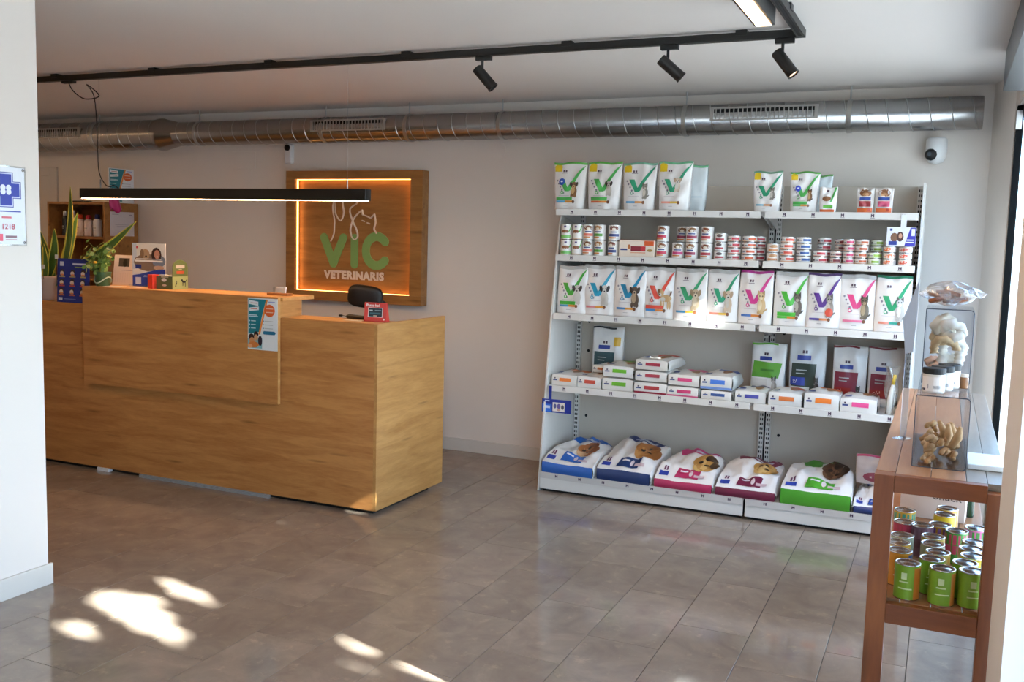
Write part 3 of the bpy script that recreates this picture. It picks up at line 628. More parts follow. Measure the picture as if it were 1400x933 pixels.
def standing_bag(label, cat, group, x, y, z, w, h, d, spec, body=W0, seal=None, rotz=0, lean=0, flare=.08, seed=0, name='food_bag', extra=None):
    rng = random.Random(seed); ph = [rng.uniform(0, 6.3) for _ in range(6)]; am = rng.uniform(.6, 1.2)
    def prof(t): return d/2*(max(0, 1-t**2.4))**.8+.003
    def half(t): return w/2*(1-flare+flare*t**.7)*(1-.03*math.sin(PI*t)*math.sin(ph[0]))
    def front(s, t, o=0):
        q = abs(2*s-1); yy = -prof(t)*(1-.45*q**3)
        yy += am*(.0045*math.sin(9*t+3*s+ph[1])*math.sin(7*s+ph[2])+.003*math.sin(17*t-9*s+ph[5])*math.sin(5*s+ph[3]))*(.35+.65*min(1, 4*s*(1-s)))-.003*math.sin(16*s+ph[3])*t**3+.006*noise.noise(Vector((s*4, t*6, seed*2.3)))*(.3+.7*min(1, 4*s*(1-s)))
        zz = h*t-.0
        if t > .92: zz += .004*math.sin(8*s+ph[4])
        return (2*(s-.5)*half(t), yy-o, zz)
    ns, ntt = 20, 26; mb = MB(); rings = []
    for j in range(ntt+1):
        t = j/ntt; r = [front(i/ns, t) for i in range(ns+1)]
        hw = half(t); r.append((hw*.97, 0, h*t)); r += [(2*(i/ns-.5)*hw, prof(t)*(1-.4*abs(2*i/ns-1)**3), h*t) for i in range(ns, -1, -1)]; r.append((-hw*.97, 0, h*t)); rings.append(r)
    n = len(rings[0]); vs = [p for r in rings for p in r]
    mb.add(vs, [(j*n+i, j*n+(i+1) % n, (j+1)*n+(i+1) % n, (j+1)*n+i) for j in range(ntt) for i in range(n)]+[tuple(range(n-1, -1, -1)), tuple(ntt*n+i for i in range(n))], film(body))
    o = mb.build(name, None, (x, y, z), (lean, 0, rotz), smooth=True)
    tag(o, label, cat, group)
    decal(MB(), spec, front, .0010, 2).build('print', o, smooth=True)
    if seal:
        sm = MB(); sm.grid(lambda a, b: front(a, .955+.045*b, .0012), 12, 2, film(seal)); sm.grid(lambda a, b: (front(a, 1)[0], front(a, 1)[1]-.0012+.010*b, front(a, 1)[2]+.0012), 12, 1, film(seal)); sm.build('top_seal', o, smooth=True)
    for (tx, s_, t_, sz, cc) in (extra or []):
        p = front(s_, t_, .003); text('lettering', tx, sz, col(cc), o, p, depth=.0003)
    return o
def lying_bag(label, group, x, y, z, w, L, h0, h1, back, main, spec, fspec, rotz=0, seed=0, body=W0, name='food_bag', wr=1.0, extra=None):
    """bag lying on its back, its base end to the front (-y)"""
    rng = random.Random(seed); ph = [rng.uniform(0, 6.3) for _ in range(6)]
    def zp(t):
        if t < .88: return h0+(h1-h0)*(t/.88)**.8+.012*min(1, h1/.15)*math.sin(PI*t/.88)
        return h1-(h1-back)*((t-.88)/.12)
    def top(s, t, o=0):
        q = abs(2*s-1); e_ = min(1, 4*t)
        zz = zp(t)*(1-(.22*(.25+.75*t))*q**4)+wr*(.010*math.sin(6*s+5*t+ph[0])+.004*math.sin(11*t+ph[1])*math.sin(5*s+ph[2])+.004*math.sin(19*s-5*t+ph[5]))*e_-wr*.010*(1-e_)*math.sin(PI*s)*max(0, math.sin(ph[3]))+wr*(.016*noise.noise(Vector((s*5, t*3.5, seed*3.7)))+.010*abs(noise.noise(Vector((s*9+t*4, t*5, seed*1.9)))))*min(1, .25+3*t)
        wx = w*(1-.05*t)*(1+.015*math.sin(7*t+ph[3]))
        return ((s-.5)*wx, L*t+.006*math.sin(4*s+ph[4])*t, zz+o)
    def fr(s, q, o=0):
        p = top(s, 0); return (p[0], p[1]-o-.010*math.sin(PI*q)*(1-.5*abs(2*s-1)**3), p[2]*q)
    mb = MB(); mb.grid(top, 32, 32, film(body)); mb.grid(fr, 32, 4, film(main))
    mb.grid(lambda a, b: (top(0, 1-a)[0]-.008*math.sin(PI*b), top(0, 1-a)[1], top(0, 1-a)[2]*b), 32, 3, film(body))
    mb.grid(lambda a, b: (top(1, a)[0]+.008*math.sin(PI*b), top(1, a)[1], top(1, a)[2]*b), 32, 3, film(body))
    mb.grid(lambda a, b: (top(1-a, 1)[0], top(1-a, 1)[1], top(1-a, 1)[2]*b), 32, 2, film(body))
    mb.grid(lambda a, b: (top(a, 1-b)[0], top(a, 1-b)[1], 0), 2, 2, film(body))
    o = mb.build(name, None, (x, y, z), (0, 0, rotz), smooth=True); tag(o, label, 'pet food bag', group)
    decal(MB(), spec, top, .0016, 3).build('print', o, smooth=True)
    if fspec: decal(MB(), fspec, fr, .0012, 2).build('front_print', o, smooth=True)
    for (tx, s_, t_, sz, cc, rz) in (extra or []):
        p = top(s_, t_, .006); q = top(s_, min(1, t_+.1)); tilt = math.atan2(q[2]-top(s_, t_)[2], q[1]-top(s_, t_)[1]); text('lettering', tx, sz, col(cc), o, p, (tilt, 0, rz), depth=.0003)
    return o

# ---- top shelf: upright bags
G1, G2 = '#4fae55', '#2f9a72'
zt = SZ[0]+.001
gt = 'upright bags on the top shelf'
BR, TN, WH, DK, GY = '#7a5230', '#c09a6a', '#c4bcb2', '#3a2c24', '#8d867c'
standing_bag('white bag with blue badge and small brown terrier, leftmost on top shelf', 'pet food bag', gt, -2.205, 5.775, zt, .226, .298, .09, vprint(G1, pet('dog', .68, .45, .62, BR, TN, DK), G1, None, '#2c58b8', True), seal='#63b350', seed=1, flare=.17)
standing_bag('white bag with green tick and brown-eared puppy, second on top shelf', 'pet food bag', gt, -1.975, 5.775, zt, .224, .298, .09, vprint(G1, pet('dog', .68, .47, .58, WH, WH, DK), G1, ('#dc7a5a', '#d9863e'), None, True), seal='#63b350', seed=2, flare=.17)
standing_bag('white bag with dark green tick and tabby cat, third on top shelf', 'pet food bag', gt, -1.748, 5.775, zt, .218, .292, .09, vprint(G2, pet('cat', .72, .42, .60, GY, '#c9bfae', '#6a6258'), None, ('#4f9ac6', '#d9963e'), None, True), seal='#7fb79a', seed=3, flare=.17)
standing_bag('shiny white bag with curly dog picture, right end of the four top-shelf bags', 'pet food bag', gt, -1.528, 5.775, zt, .210, .295, .09, vprint(G2, pet('dog', .62, .55, .56, '#cbb9a4', WH, '#b59a80'), None, ('#d98a78', '#d9b03e'), None, True), seal='#6fb487', seed=4, flare=.17)
standing_bag('plain white bag tucked behind the curly dog bag on top shelf', 'pet food bag', gt, -1.455, 5.90, zt, .19, .285, .07, [('r', '#c9d4da', .2, .9, .3, .34)], body='#d6dde0', seal='#6fb487', seed=5, flare=.17)
standing_bag('white bag with dark green tick and grey cat, left on the right bay top shelf', 'pet food bag', gt, -.978, 5.775, zt, .166, .235, .07, vprint(G2, pet('cat', .70, .47, .55, '#7e766e', WH, '#5a524a'), None, ('#6aa7c0', '#d98a4a'), None, True), seal='#6f9a7c', seed=6, flare=.17)
standing_bag('white bag with blue badge and tabby kitten on the right bay top shelf', 'pet food bag', gt, -.770, 5.775, zt, .168, .232, .07, vprint(G1, pet('cat', .72, .44, .55, BR, TN, DK), G1, ('#4fae55', '#e0913c'), '#2c3fb0', True), seal='#57a04a', seed=7, flare=.17)
standing_bag('pale bag half hidden behind the tabby kitten bag on top shelf', 'pet food bag', gt, -.70, 5.90, zt, .14, .222, .06, [('r', '#c3d3da', .2, .9, .3, .36)], body='#cfd8dc', seal='#57a04a', seed=8, flare=.17)
pch = [('r', '#5a4450', .40, .55, .83, .90, 1, 1), ('e', '#8a5a3a', .42, .55, .25, .10), ('q', G1, [(.62, .40), (.74, .44), (.97, .98), (.86, .98)], 2, 5), ('r', '#69b34c', .25, .80, .18, .30), ('r', '#e0703c', .05, .9, .03, .13)]
standing_bag('small white pouch with green stripe and food bowl on the top shelf', 'pouch', gt, -.634, 5.745, zt, .098, .142, .045, pch, seed=9)
def pouch9(c): return [('e', '#8a5a3a', .5, .80, .34, .15), ('e', '#b98a62', .5, .74, .2, .08), ('r', '#2c4a96', .18, .82, .52, .64), ('r', '#d8d2d4', .2, .8, .64, .68), ('r', c, .16, .84, .26, .48), ('r', '#e2703a', .05, .95, .02, .2), ('e', '#b9442e', .75, .14, .1, .06)]
standing_bag('small pouch with brown dog head and maroon panel on the top shelf', 'pouch', gt, -.436, 5.745, zt, .092, .138, .04, pouch9('#a0383e'), body='#cfc6c0', seed=10)
standing_bag('small pouch with brown dog head and pink panel on the top shelf', 'pouch', gt, -.338, 5.745, zt, .096, .138, .04, pouch9('#d25a78'), body='#cfc6c0', seed=11)

# ---- third shelf: a row of eleven bags
zt = SZ[2]+.001; gt = 'row of upright bags on the third shelf'
R3 = [(-2.166, .200, '#44a93c', ('dog', WH, WH, DK), '#44a93c', None, 'white bag with bright green tick and white dog, leftmost of the third shelf', None),
 (-1.987, .210, '#2394b4', ('dog', WH, WH, '#24242a'), None, ('#d9868a', '#d9963e'), 'white bag with blue tick and black-and-white dog on the third shelf', None),
 (-1.783, .206, '#1f86ac', ('dog', '#5a4636', '#b0967a', '#3a2c24'), None, ('#3f86c0', '#d9963e'), 'white bag with blue tick and dark shaggy puppy on the third shelf', None),
 (-1.600, .200, '#dc4f3e', ('stand', TN, WH, BR), '#dc4f3e', ('#3f86c0', '#d9863e'), 'white bag with red tick and standing tan dog on the third shelf', None),
 (-1.403, .204, '#3a9e6c', ('dog', '#b9a488', '#d5c6ae', '#9a8468'), None, ('#4f9ac6', '#e0b33c'), 'white bag with green tick and sandy spaniel on the third shelf', None),
 (-1.208, .190, '#2f9a72', ('dog', '#c9b29a', WH, '#a98c70'), None, ('#d98a78', '#d9b03e'), 'white bag with sea-green tick and curly cream dog on the third shelf', None),
 (-1.012, .196, '#d2408e', ('cat', '#c9a878', '#e0cda8', '#b08c58'), None, ('#4f7ac0', '#d9863e'), 'white bag with magenta tick and long-haired cream cat on the third shelf', '#b03a86'),
 (-.811, .192, '#4cb43c', ('cat', '#6e665e', '#b5aca0', '#4a443e'), '#4cb43c', ('#4cb43c', '#e0913c'), 'white bag with lime tick and dark tabby cat on the third shelf', None),
 (-.628, .190, '#5a2f86', ('cat', '#9a948e', WH, '#6a645e'), None, ('#5a4a9a', '#d98a5a'), 'white bag with purple tick, grey cat and red round badge on the third shelf', '#5a4470'),
 (-.446, .196, '#d8437e', ('cat', '#6a5c48', '#a8967a', '#3f362a'), None, ('#e07a9a', '#e07a9a'), 'white bag with pink tick and round tabby cat on the third shelf', None),
 (-.256, .190, '#2fa06f', ('cat', '#b9b6b2', '#e4e0da', '#5e5650'), None, ('#d98a78', '#2f9a8a'), 'white bag with green tick and grey-white cat, right end of third shelf', '#2f7a5c')]
for i, (x, w_, c, an, bd, b2, lb, seal) in enumerate(R3):
    sp = vprint(c, pet(an[0], .69, .44, .78, *an[1:]), bd, b2)
    if i == 8: sp += [('e', '#d2503c', .70, .30, .12, .075)]
    sp += [('r', '#b9b6b2', .02, .98, .93, .995, 6, 1)] if not seal else []
    standing_bag(lb, 'pet food bag', gt, x, 5.785+(.006 if i % 2 else 0), zt, w_*.975, .315 if i else .305, .082, sp, seal=seal, seed=20+i, flare=-.02, rotz=(.0, .05, -.04, .06, -.05, .03, -.06, .04, -.03, .05, 0)[i])

# ---- second shelf: tins
zt = SZ[1]+.0005
CANS = {}
def can_mesh(kind, r, h, spec, wrap):
    key = kind
    if key in CANS: return CANS[key]
    n = 24
    m1 = MB().lathe([(r*.96, 0), (r, .002), (r, .004)], n, SILV).lathe([(r, .004), (r, h-.004)], n, col(wrap)).lathe([(r, h-.004), (r*1.01, h-.002), (r*1.0, h), (r*.94, h)], n, SILV)
    m1.add([(r*.96*math.cos(2*PI*i/n), r*.96*math.sin(2*PI*i/n), 0) for i in range(n)], [tuple(range(n-1, -1, -1))], SILV)
    body = m1.mesh('tin', True)
    lid = MB().lathe([(r*.94, h), (r*.92, h-.002), (r*.6, h-.0025), (r*.58, h-.0018), (.0001, h-.0018)], n, SILV).mesh('lid', True)
    def P(s, t, o): a = -PI/2+(s-.5)*PI*1.15; return ((r+o)*math.cos(a), (r+o)*math.sin(a), .004+t*(h-.008))
    pr = decal(MB(), spec, P, .0005).mesh('label_print', True)
    CANS[key] = (body, lid, pr); return CANS[key]
def can(kind, label, group, x, y, z, rz=0, name='tin_can'):
    b, l, p = CANS[kind]
    o = link(name, b, None, (x, y, z), (0, 0, rz)); tag(o, label, 'can', group); link('lid', l, o); link('label_print', p, o); return o
def tall(c, dog, logo='#3a4a86'):
    return [('e', dog, .5, .80, .22, .16), ('e', '#e6d9c8', .5, .74, .09, .09), ('r', logo, .34, .66, .50, .58, 4, 1), ('r', c, .24, .76, .24, .42, 6, 2), ('r', '#d98a4a', .24, .60, .12, .20, 4, 1)]
def bowl(c): return [('r', '#6a5a86', .44, .56, .80, .92, 2, 1), ('e', '#8a5434', .5, .52, .20, .11), ('r', '#d8cfc4', .32, .68, .40, .44, 3, 1), ('q', '#63b350', [(.66, .5), (.72, .5), (.86, .95), (.80, .95)], 2, 4)]+([('r', c, .22, .78, .06, .26, 6, 2)] if c else [('r', '#d9b48a', .22, .78, .02, .08, 6, 1)])
def flatc(c, side, dark='#4a3a3a'): return [('r', dark, .16, .26, .30, .66, 2, 1), ('r', '#7a7480', .29, .42, .36, .52, 2, 1), ('r', c, .45, .80, .28, .74, 5, 1), ('r', side, .02, .98, .02, .12, 8, 1)]
RT, HT, RF, HF, RS, HS = .0365, .0985, .041, .0365, .0315, .035
WT = '#e8e4e0'
can_mesh('bowl_green', RT, HT, bowl('#7ec46a'), WT); can_mesh('bowl_plain', RT*.95, HT, bowl(None), WT)
can_mesh('tall_coral', RT*.97, HT, tall('#e8806c', '#7a4a2c'), WT); can_mesh('tall_green', RT, HT, tall('#5aa23c', '#a8733c'), WT); can_mesh('tall_navy', RT, HT, tall('#3c4a86', '#7a3a2c'), WT)
can_mesh('tall_red', RT, HT, tall('#d2425a', '#8a5230'), WT); can_mesh('tall_pink', RT, HT, tall('#d84a86', '#7a5a36'), WT); can_mesh('tall_plum', RT, HT, tall('#a03a58', '#8a5a30'), WT); can_mesh('tall_ruby', RT, HT, tall('#b83a44', '#8a4a26'), WT)
can_mesh('mid_red', RT, .053, [('e', '#6a5a58', .5, .74, .14, .2), ('r', '#b84a52', .3, .72, .16, .4, 4, 1)], WT)
can_mesh('flat_red', RF*.93, HF, flatc('#c23c48', '#d98a6a'), WT); can_mesh('flat_orange', RF, HF, flatc('#d2603c', '#d9a06a'), WT)
can_mesh('flat_coral', RF, HF, flatc('#dc5a44', '#e0904a'), WT); can_mesh('flat_blue', RF, HF, flatc('#3a5a9a', '#b9c6d8', '#3c4450'), WT)
can_mesh('small_maroon', RS, HS, flatc('#8a3038', '#c98a6a', '#6a4a30'), '#dfcfc4'); can_mesh('small_pink', RS, HS, flatc('#cf4a72', '#d98a6a', '#8a5a30'), '#e0d2cc')
can_mesh('small_brown', RS*1.1, HS, flatc('#c0603c', '#c98a5a', '#9a6a38'), '#e0d6cc'); can_mesh('small_green', RS*1.05, HS, flatc('#8faf3c', '#a9b86a', '#4a4a30'), '#dde0d0')
can_mesh('small_orange', RS*1.0, HS, [('e', '#e8743c', .45, .5, .3, .4), ('r', '#d9d2cc', .8, .98, .2, .8, 2, 1)], '#e6ddd4'); can_mesh('small_salmon', RS*1.08, HS, [('e', '#e0604a', .4, .5, .28, .38), ('r', '#d9d2cc', .75, .98, .2, .8, 2, 1)], '#e6ddd4')
can_mesh('mid_cream', RT*.97, .053, [('e', '#c9966a', .5, .7, .2, .2), ('r', '#d08a5a', .25, .7, .1, .35, 4, 1)], '#e6dcd4')
YC = 5.775
STACKS = [('bowl_green', 2, HT, -2.222, YC, 'tall white tin with green band and food bowl, %s of the first can-shelf stack'),
 ('bowl_plain', 2, HT, -2.146, YC, 'tall white tin with food bowl and no band, %s of the second can-shelf stack'),
 ('tall_coral', 2, HT, -2.073, YC, 'tall tin with dog head and coral band, %s of its stack on the can shelf'),
 ('tall_green', 2, HT, -1.995, YC, 'tall tin with dog head and green band, %s of its stack on the can shelf'),
 ('tall_navy', 2, HT, -1.902, YC, 'tall tin with navy band, %s of the pair left of flat box'),
 ('tall_red', 2, HT, -1.592, YC, 'tall tin with red band, %s of the pair right of flat box'),
 ('tall_pink', 1, HT, -1.497, YC, 'single tall tin with dog head and pink band on the can shelf%s'),
 ('tall_plum', 2, HT, -1.410, YC, 'tall tin with dog head and plum band, %s of its stack on the can shelf'),
 ('tall_ruby', 2, HT, -1.320, YC, 'tall tin with dog head and ruby band, %s of its stack on the can shelf'),
 ('mid_red', 3, .053, -1.236, YC, 'medium tin with red lettering, %s of a stack of three on the can shelf'),
 ('flat_red', 4, HF, -1.156, YC, 'flat tin with dark red label, %s of its wide bay stack'),
 ('flat_orange', 4, HF, -1.068, YC, 'flat tin with orange label, %s of the last wide bay stack'),
 ('mid_cream', 2, .053, -.928, YC, 'medium cream tin, %s of the leftmost stack on the narrow bay can shelf'),
 ('flat_coral', 4, HF, -.846, YC, 'flat tin with coral lettering, %s of its narrow bay stack'),
 ('flat_blue', 4, HF, -.757, YC, 'flat tin with blue lettering, %s of its narrow bay stack'),
 ('flat_red', 2, HF, -.664, YC, 'flat tin with red lettering, %s of the low front pair on the narrow bay'),
 ('small_maroon', 2, HS, -.577, YC, 'small tin with maroon label, %s of the low front pair on the narrow bay'),
 ('small_pink', 4, HS, -.509, YC, 'small tin with pink label, %s of its narrow bay stack'),
 ('small_brown', 4, HS, -.441, YC, 'small tin with brown label, %s of its narrow bay stack'),
 ('small_green', 2, HS, -.373, YC, 'small tin with green label, %s of the low front pair on the narrow bay'),
 ('small_orange', 3, HS, -.294, YC, 'small tin with orange picture, %s of the stack under the hanging card'),
 ('small_salmon', 3, HS, -.212, YC, 'small tin with salmon picture, %s of the rightmost stack on the can shelf'),
 ('tall_plum', 2, HT, -1.495, 5.875, 'shaded tall tin, %s of the stack behind the pink-banded tin'),
 ('flat_red', 4, HF, -1.03, 5.885, 'shaded flat tin, %s of the dark stack behind orange-labelled tins'),
 ('flat_red', 4, HF, -.655, 5.875, 'flat red-lettered tin, %s of the rear stack on narrow bay'),
 ('small_maroon', 4, HS, -.566, 5.86, 'small maroon-labelled tin, %s of the rear stack on narrow bay'),
 ('small_green', 4, HS, -.368, 5.86, 'small green-labelled tin, %s of the rear stack on narrow bay'),
 ('small_orange', 4, HS, -.294, 5.86, 'small orange tin, %s of the rear stack behind hanging card')]
POSN = {1: [''], 2: ['lower', 'upper'], 3: ['bottom', 'middle', 'top'], 4: ['bottom', 'second from bottom', 'third from bottom', 'top']}
rng = random.Random(11)
for kind, n, hh, x, y, lb in STACKS:
    for k in range(n):
        can(kind, lb % POSN[n][k], 'tins on the second shelf', x+rng.uniform(-.002, .002), y+rng.uniform(-.003, .003), zt+k*(hh+.0004), rng.uniform(-.25, .25))
t = tag(MB().box(-.112, .112, 0, .14, 0, .104, film('#e9d9c9')).build('food_carton', None, (-1.745, 5.735, zt), bevel=.002), 'low cream and red carton lying between tall tins on the can shelf', 'carton')
B('lid_panel', (-.113, .113, -.001, .141, .1042, .106), film('#c8452f'), t)
flat_print('print', [('r', '#3a4a86', .04, .24, .40, .50), ('e', '#c0703c', .29, .62, .04, .14), ('r', '#8e2a38', .34, .62, .36, .66), ('r', '#c8323c', .62, .76, .36, .66), ('r', '#d9602f', .72, .99, .70, .97), ('e', '#b08a4a', .88, .42, .08, .08), ('r', '#dca888', .34, .76, .24, .31)], .224, .104, t, (0, -.0003, 0))

# ---- fourth shelf: standing bags at the back, flat bags at the front
zt = SZ[3]+.001; gt = 'bags on the fourth shelf'
def rx(panel, txt, sub=None, red=None, strip=None):
    s = [('r', '#4a3a46', .36, .42, .70, .745, 1, 1), ('r', '#4a3a46', .44, .50, .70, .745, 1, 1), ('r', '#2c3f8e', .22, .60, .60, .67, 4, 2), ('q', panel, [(.05, .14), (.72, .14), (.76, .55), (.08, .55)], 6, 5)]
    if red: s.append(('r', red, .06, .56, .17, .28, 4, 2))
    if strip: s.append(('r', strip, .0, .75, .965, .995, 6, 1))
    s += [('r', '#a8b0b0', .2, .5, .44, .455, 3, 1), ('r', '#a8b0b0', .2, .44, .39, .405, 3, 1)]
    return s
cat_dark = lambda x, y, k: pet('cat', x, y, k, '#3a3634', '#5a5450', '#2a2624')
standing_bag('white bag with dark teal panel standing behind flat bags, left bay fourth shelf', 'pet food bag', gt, -2.00, 6.04, zt, .215, .365, .09, rx('#2c4a50', '', strip='#2a2f36')+[('r', '#d8a82c', .72, .92, .66, .82, 3, 3)], body='#dcd9d6', seed=40)
standing_bag('white bag with lime green panel and grey cat on the fourth shelf', 'pet food bag', gt, -.955, 6.02, zt, .215, .33, .09, [('q', '#5a9a30', [(.02, .36), (.84, .36), (.92, .64), (.08, .66)], 6, 5), ('r', '#2c3f8e', .26, .62, .68, .75, 4, 2), ('r', '#4a3a46', .38, .43, .77, .82, 1, 1), ('r', '#4a3a46', .45, .50, .77, .82, 1, 1), ('r', '#c9c6c2', .03, .52, .05, .34), ('r', '#3f7a22', .30, .70, .48, .52), ('r', '#6ab03c', .0, .75, .965, .995, 6, 1)]+pet('cat', .72, .26, .55, '#9a9590', '#b8b3ae', '#2e2a28'), body='#dad8d5', seed=41, rotz=-.1)
standing_bag('tall silver-white bag with dark green panel and tabby cat on the fourth shelf', 'pet food bag', gt, -.725, 6.02, zt, .212, .405, .09, rx('#2f3c34', '')+[('r', '#2c3f9a', .04, .46, .22, .34), ('r', '#cdd0cc', .03, .60, .03, .2)]+cat_dark(.78, .24, .5), body='#c4c6c8', seed=42, extra=[('z/d', .22, .28, .035, '#e8e8ee')])
standing_bag('white bag with maroon panel and cat, left of the maroon pair', 'pet food bag', gt, -.482, 6.02, zt, .198, .345, .085, rx('#7c2338', '', red='#8e241e', strip='#7a2a30')+cat_dark(.78, .20, .5), body='#d6d3d0', seed=43, extra=[('c/d', .26, .225, .035, '#e8d0c0')])
standing_bag('white bag with maroon panel, right of the maroon pair against the shelf end', 'pet food bag', gt, -.280, 6.02, zt, .205, .348, .085, rx('#7c2338', '', red='#86221e', strip='#7a2a30')+cat_dark(.80, .16, .45), body='#d6d3d0', seed=44, extra=[('c/d', .26, .225, .035, '#e8d0c0')])
def fl_front(c, extra=None): return [('r', '#3a4a86', .06, .22, .46, .58, 2, 1), ('r', '#4a3a50', .11, .16, .62, .74, 1, 1), ('r', c, .32, .78, .42, .74, 6, 2)]+(extra or [])
def flat_bag(label, x, y, z, w_, L, hh, c, topc=None, seed=0, rz=0, low=None, body='#dedbd6'):
    def tp(): return [('q', topc or c, [(.35, .55), (.95, .55), (.98, .92), (.3, .92)], 6, 4), ('e', '#9a6a40', .7, .45, .14, .2), ('r', '#3a4a86', .08, .28, .15, .28)]
    fs = fl_front(c)+([('r', low, 0, 1, .02, .2, 8, 2)] if low else [])
    return lying_bag(label, gt, x, y, z, w_, L, hh*.95, hh*.98, hh*.55, body, tp(), fs, rz, seed, body=body, wr=.25)
yf = 5.69
flat_bag('flat white bag with orange label, leftmost on the fourth shelf', -2.172, yf, zt, .172, .29, .075, '#e8803c', seed=50, rz=-.06)
flat_bag('flat white bag with coral label next to the leftmost on the fourth shelf', -2.005, yf, zt, .160, .27, .074, '#c8503c', '#d98a3c', seed=51, rz=-.02)
flat_bag('small flat bag with orange top lying on the coral-labelled bag', -1.965, 5.80, zt+.088, .13, .15, .05, '#b8602c', seed=61, rz=-.3)
flat_bag('flat white bag with green label, lower of the green pair', -1.817, yf, zt, .198, .34, .078, '#6cb22c', seed=52)
flat_bag('flat white bag with green label, upper of the green pair', -1.817, yf+.004, zt+.084, .196, .33, .072, '#6cb22c', seed=53, rz=.03)
flat_bag('flat white bag with maroon line, bottom of the three-high maroon stack', -1.603, yf-.012, zt, .205, .34, .07, '#b03a3c', '#8e2a38', seed=54, low='#a02a44')
flat_bag('flat white bag with maroon label, middle of the three-high maroon stack', -1.605, yf, zt+.076, .20, .34, .064, '#a83a48', '#8e2a38', seed=55, rz=.02)
flat_bag('flat white bag with maroon and red label, top of the three-high stack', -1.605, yf+.004, zt+.146, .205, .36, .064, '#a82c44', '#d8503c', seed=56, rz=-.05)
flat_bag('flat white bag with pink line, lower of the pink pair', -1.402, yf-.012, zt, .19, .34, .062, '#c83a6c', seed=57, low='#d8608c')
flat_bag('flat white bag with pink label, upper of the pink pair', -1.402, yf, zt+.068, .19, .33, .066, '#d84a80', seed=58)
flat_bag('flat white bag with navy label, lower of the blue pair', -1.200, yf, zt, .18, .34, .055, '#34548e', seed=59)
flat_bag('puffy white bag with blue edge and brown dog, upper of the blue pair', -1.205, yf+.002, zt+.060, .19, .34, .085, '#4a7ad0', '#3a5aa8', seed=60, low='#7a9ad8')
flat_bag('flat white bag with blue-violet label under the lime green bag', -1.000, yf, zt, .175, .27, .072, '#4a4a9a', '#5a5a7a', seed=62)
flat_bag('flat white bag with brown-orange label at the start of the narrow bay', -.800, yf-.012, zt, .186, .28, .082, '#d8763c', '#b8602c', seed=63)
flat_bag('flat white bag with bright orange label in front of the maroon bags', -.597, yf-.012, zt, .192, .28, .094, '#f08030', '#e8803c', seed=64)
flat_bag('flat white bag with pink label, right end of the fourth shelf', -.398, yf-.012, zt, .195, .28, .085, '#e0508c', '#6a4a40', seed=65)
t = tag(MB().grid(lambda a, b: (.05*(a-.5)*(1+.6*b)+.008*math.sin(9*b+4*a), .02*math.sin(5*a+3*b)-.02, .27*b), 8, 12, clear('crinkly_film', '#f2f2ee', .3, .12, .12)).build('treat_sachet', None, (-.235, 5.76, zt), smooth=True), 'crumpled clear sachet with yellow tip standing at the fourth shelf end', 'sachet')
so_ = t.modifiers.new('film_thickness', 'SOLIDIFY'); so_.thickness = .002
MB().tube([(-.005, -.03, .0), (.0, -.035, .10), (.008, -.035, .17)], [.014, .016, .008], 8, film('#d8d4cc')).build('treat_stick', t, smooth=True)
MB().tube([(.008, -.035, .17), (.016, -.035, .225)], [.010, .009], 8, film('#c9a83c')).build('yellow_tip', t, smooth=True)

# ---- bottom shelf: large sacks lying with their base to the front
zb = .128; gt = 'large sacks on the bottom shelf'
def sack(c, pic, logo=True, flap=None, lab=None):
    s = [('q', flap or c, [(.24, .72), (.86, .70), (.99, .995), (.16, .995)], 10, 5), ('q', '#b9bcc4', [(.50, .74), (.80, .74), (.84, .80), (.50, .80)], 4, 2)]
    if logo: s += [('r', '#2c3f9a', .05, .21, .06, .14, 3, 2), ('r', '#6a3a56', .10, .13, .16, .24, 1, 2), ('r', '#6a3a56', .145, .175, .16, .24, 1, 2)]
    s += [('q', lab or c, [(.33, .06), (.74, .05), (.76, .24), (.36, .25)], 6, 4), ('e', '#d8c8cc', .60, .15, .035, .06), ('r', '#c9b0b4', .66, .84, .08, .13, 3, 2), ('r', '#e2dce0', .40, .54, .17, .20, 3, 1)]
    return s+pic
def lie(cx, cy, k, a, b, c): return [('e', a, cx, cy, .19*k, .20*k, .3), ('e', b, cx-.08*k, cy-.08*k, .13*k, .13*k), ('e', c, cx+.06*k, cy+.11*k, .10*k, .07*k, .4), ('e', a, cx-.15*k, cy+.02*k, .08*k, .10*k), ('e', c, cx+.14*k, cy-.03*k, .06*k, .12*k, -.3), ('e', '#241a16', cx, cy+.04*k, .035*k, .035*k), ('e', '#241a16', cx-.09*k, cy-.03*k, .04*k, .03*k), ('e', '#241a16', cx+.03*k, cy-.10*k, .05*k, .02*k)]
SK = [(-2.088, 5.562, .340, .40, .070, .165, '#2a62b4', lie(.72, .45, 1.0, '#a8683a', '#c9a27c', '#7a4426'), 'white sack with bright blue base and brown dog, leftmost on the bottom shelf', -.05, None, []),
 (-1.722, 5.566, .340, .46, .072, .195, '#1c3568', lie(.78, .48, 1.15, '#a86c38', '#c08a50', '#8a5428'), 'white sack with navy base and golden dog, second on the bottom shelf', -.03, '#1f2f6a', [('j/d', .40, .80, .075, '#e8e8ee', PI-.25)]),
 (-1.350, 5.566, .345, .40, .055, .170, '#b02a58', lie(.80, .44, 1.1, '#b98a4a', '#d2aa6a', '#4a3424'), 'white sack with raspberry pink base and terrier, third on the bottom shelf', -.02, '#c23a74', []),
 (-.982, 5.566, .340, .40, .052, .165, '#70203e', lie(.76, .50, 1.0, '#c0924e', '#d6b070', '#b08040'), 'white sack with maroon base and tan dog across the bay joint', 0, '#7a2a40', []),
 (-.590, 5.566, .375, .42, .092, .185, '#4a9a2a', lie(.74, .58, 1.0, '#4a3020', '#6a4a34', '#2a1c14'), 'white sack with lime green base and dark dog on the bottom shelf', 0, '#4a8a34', [])]
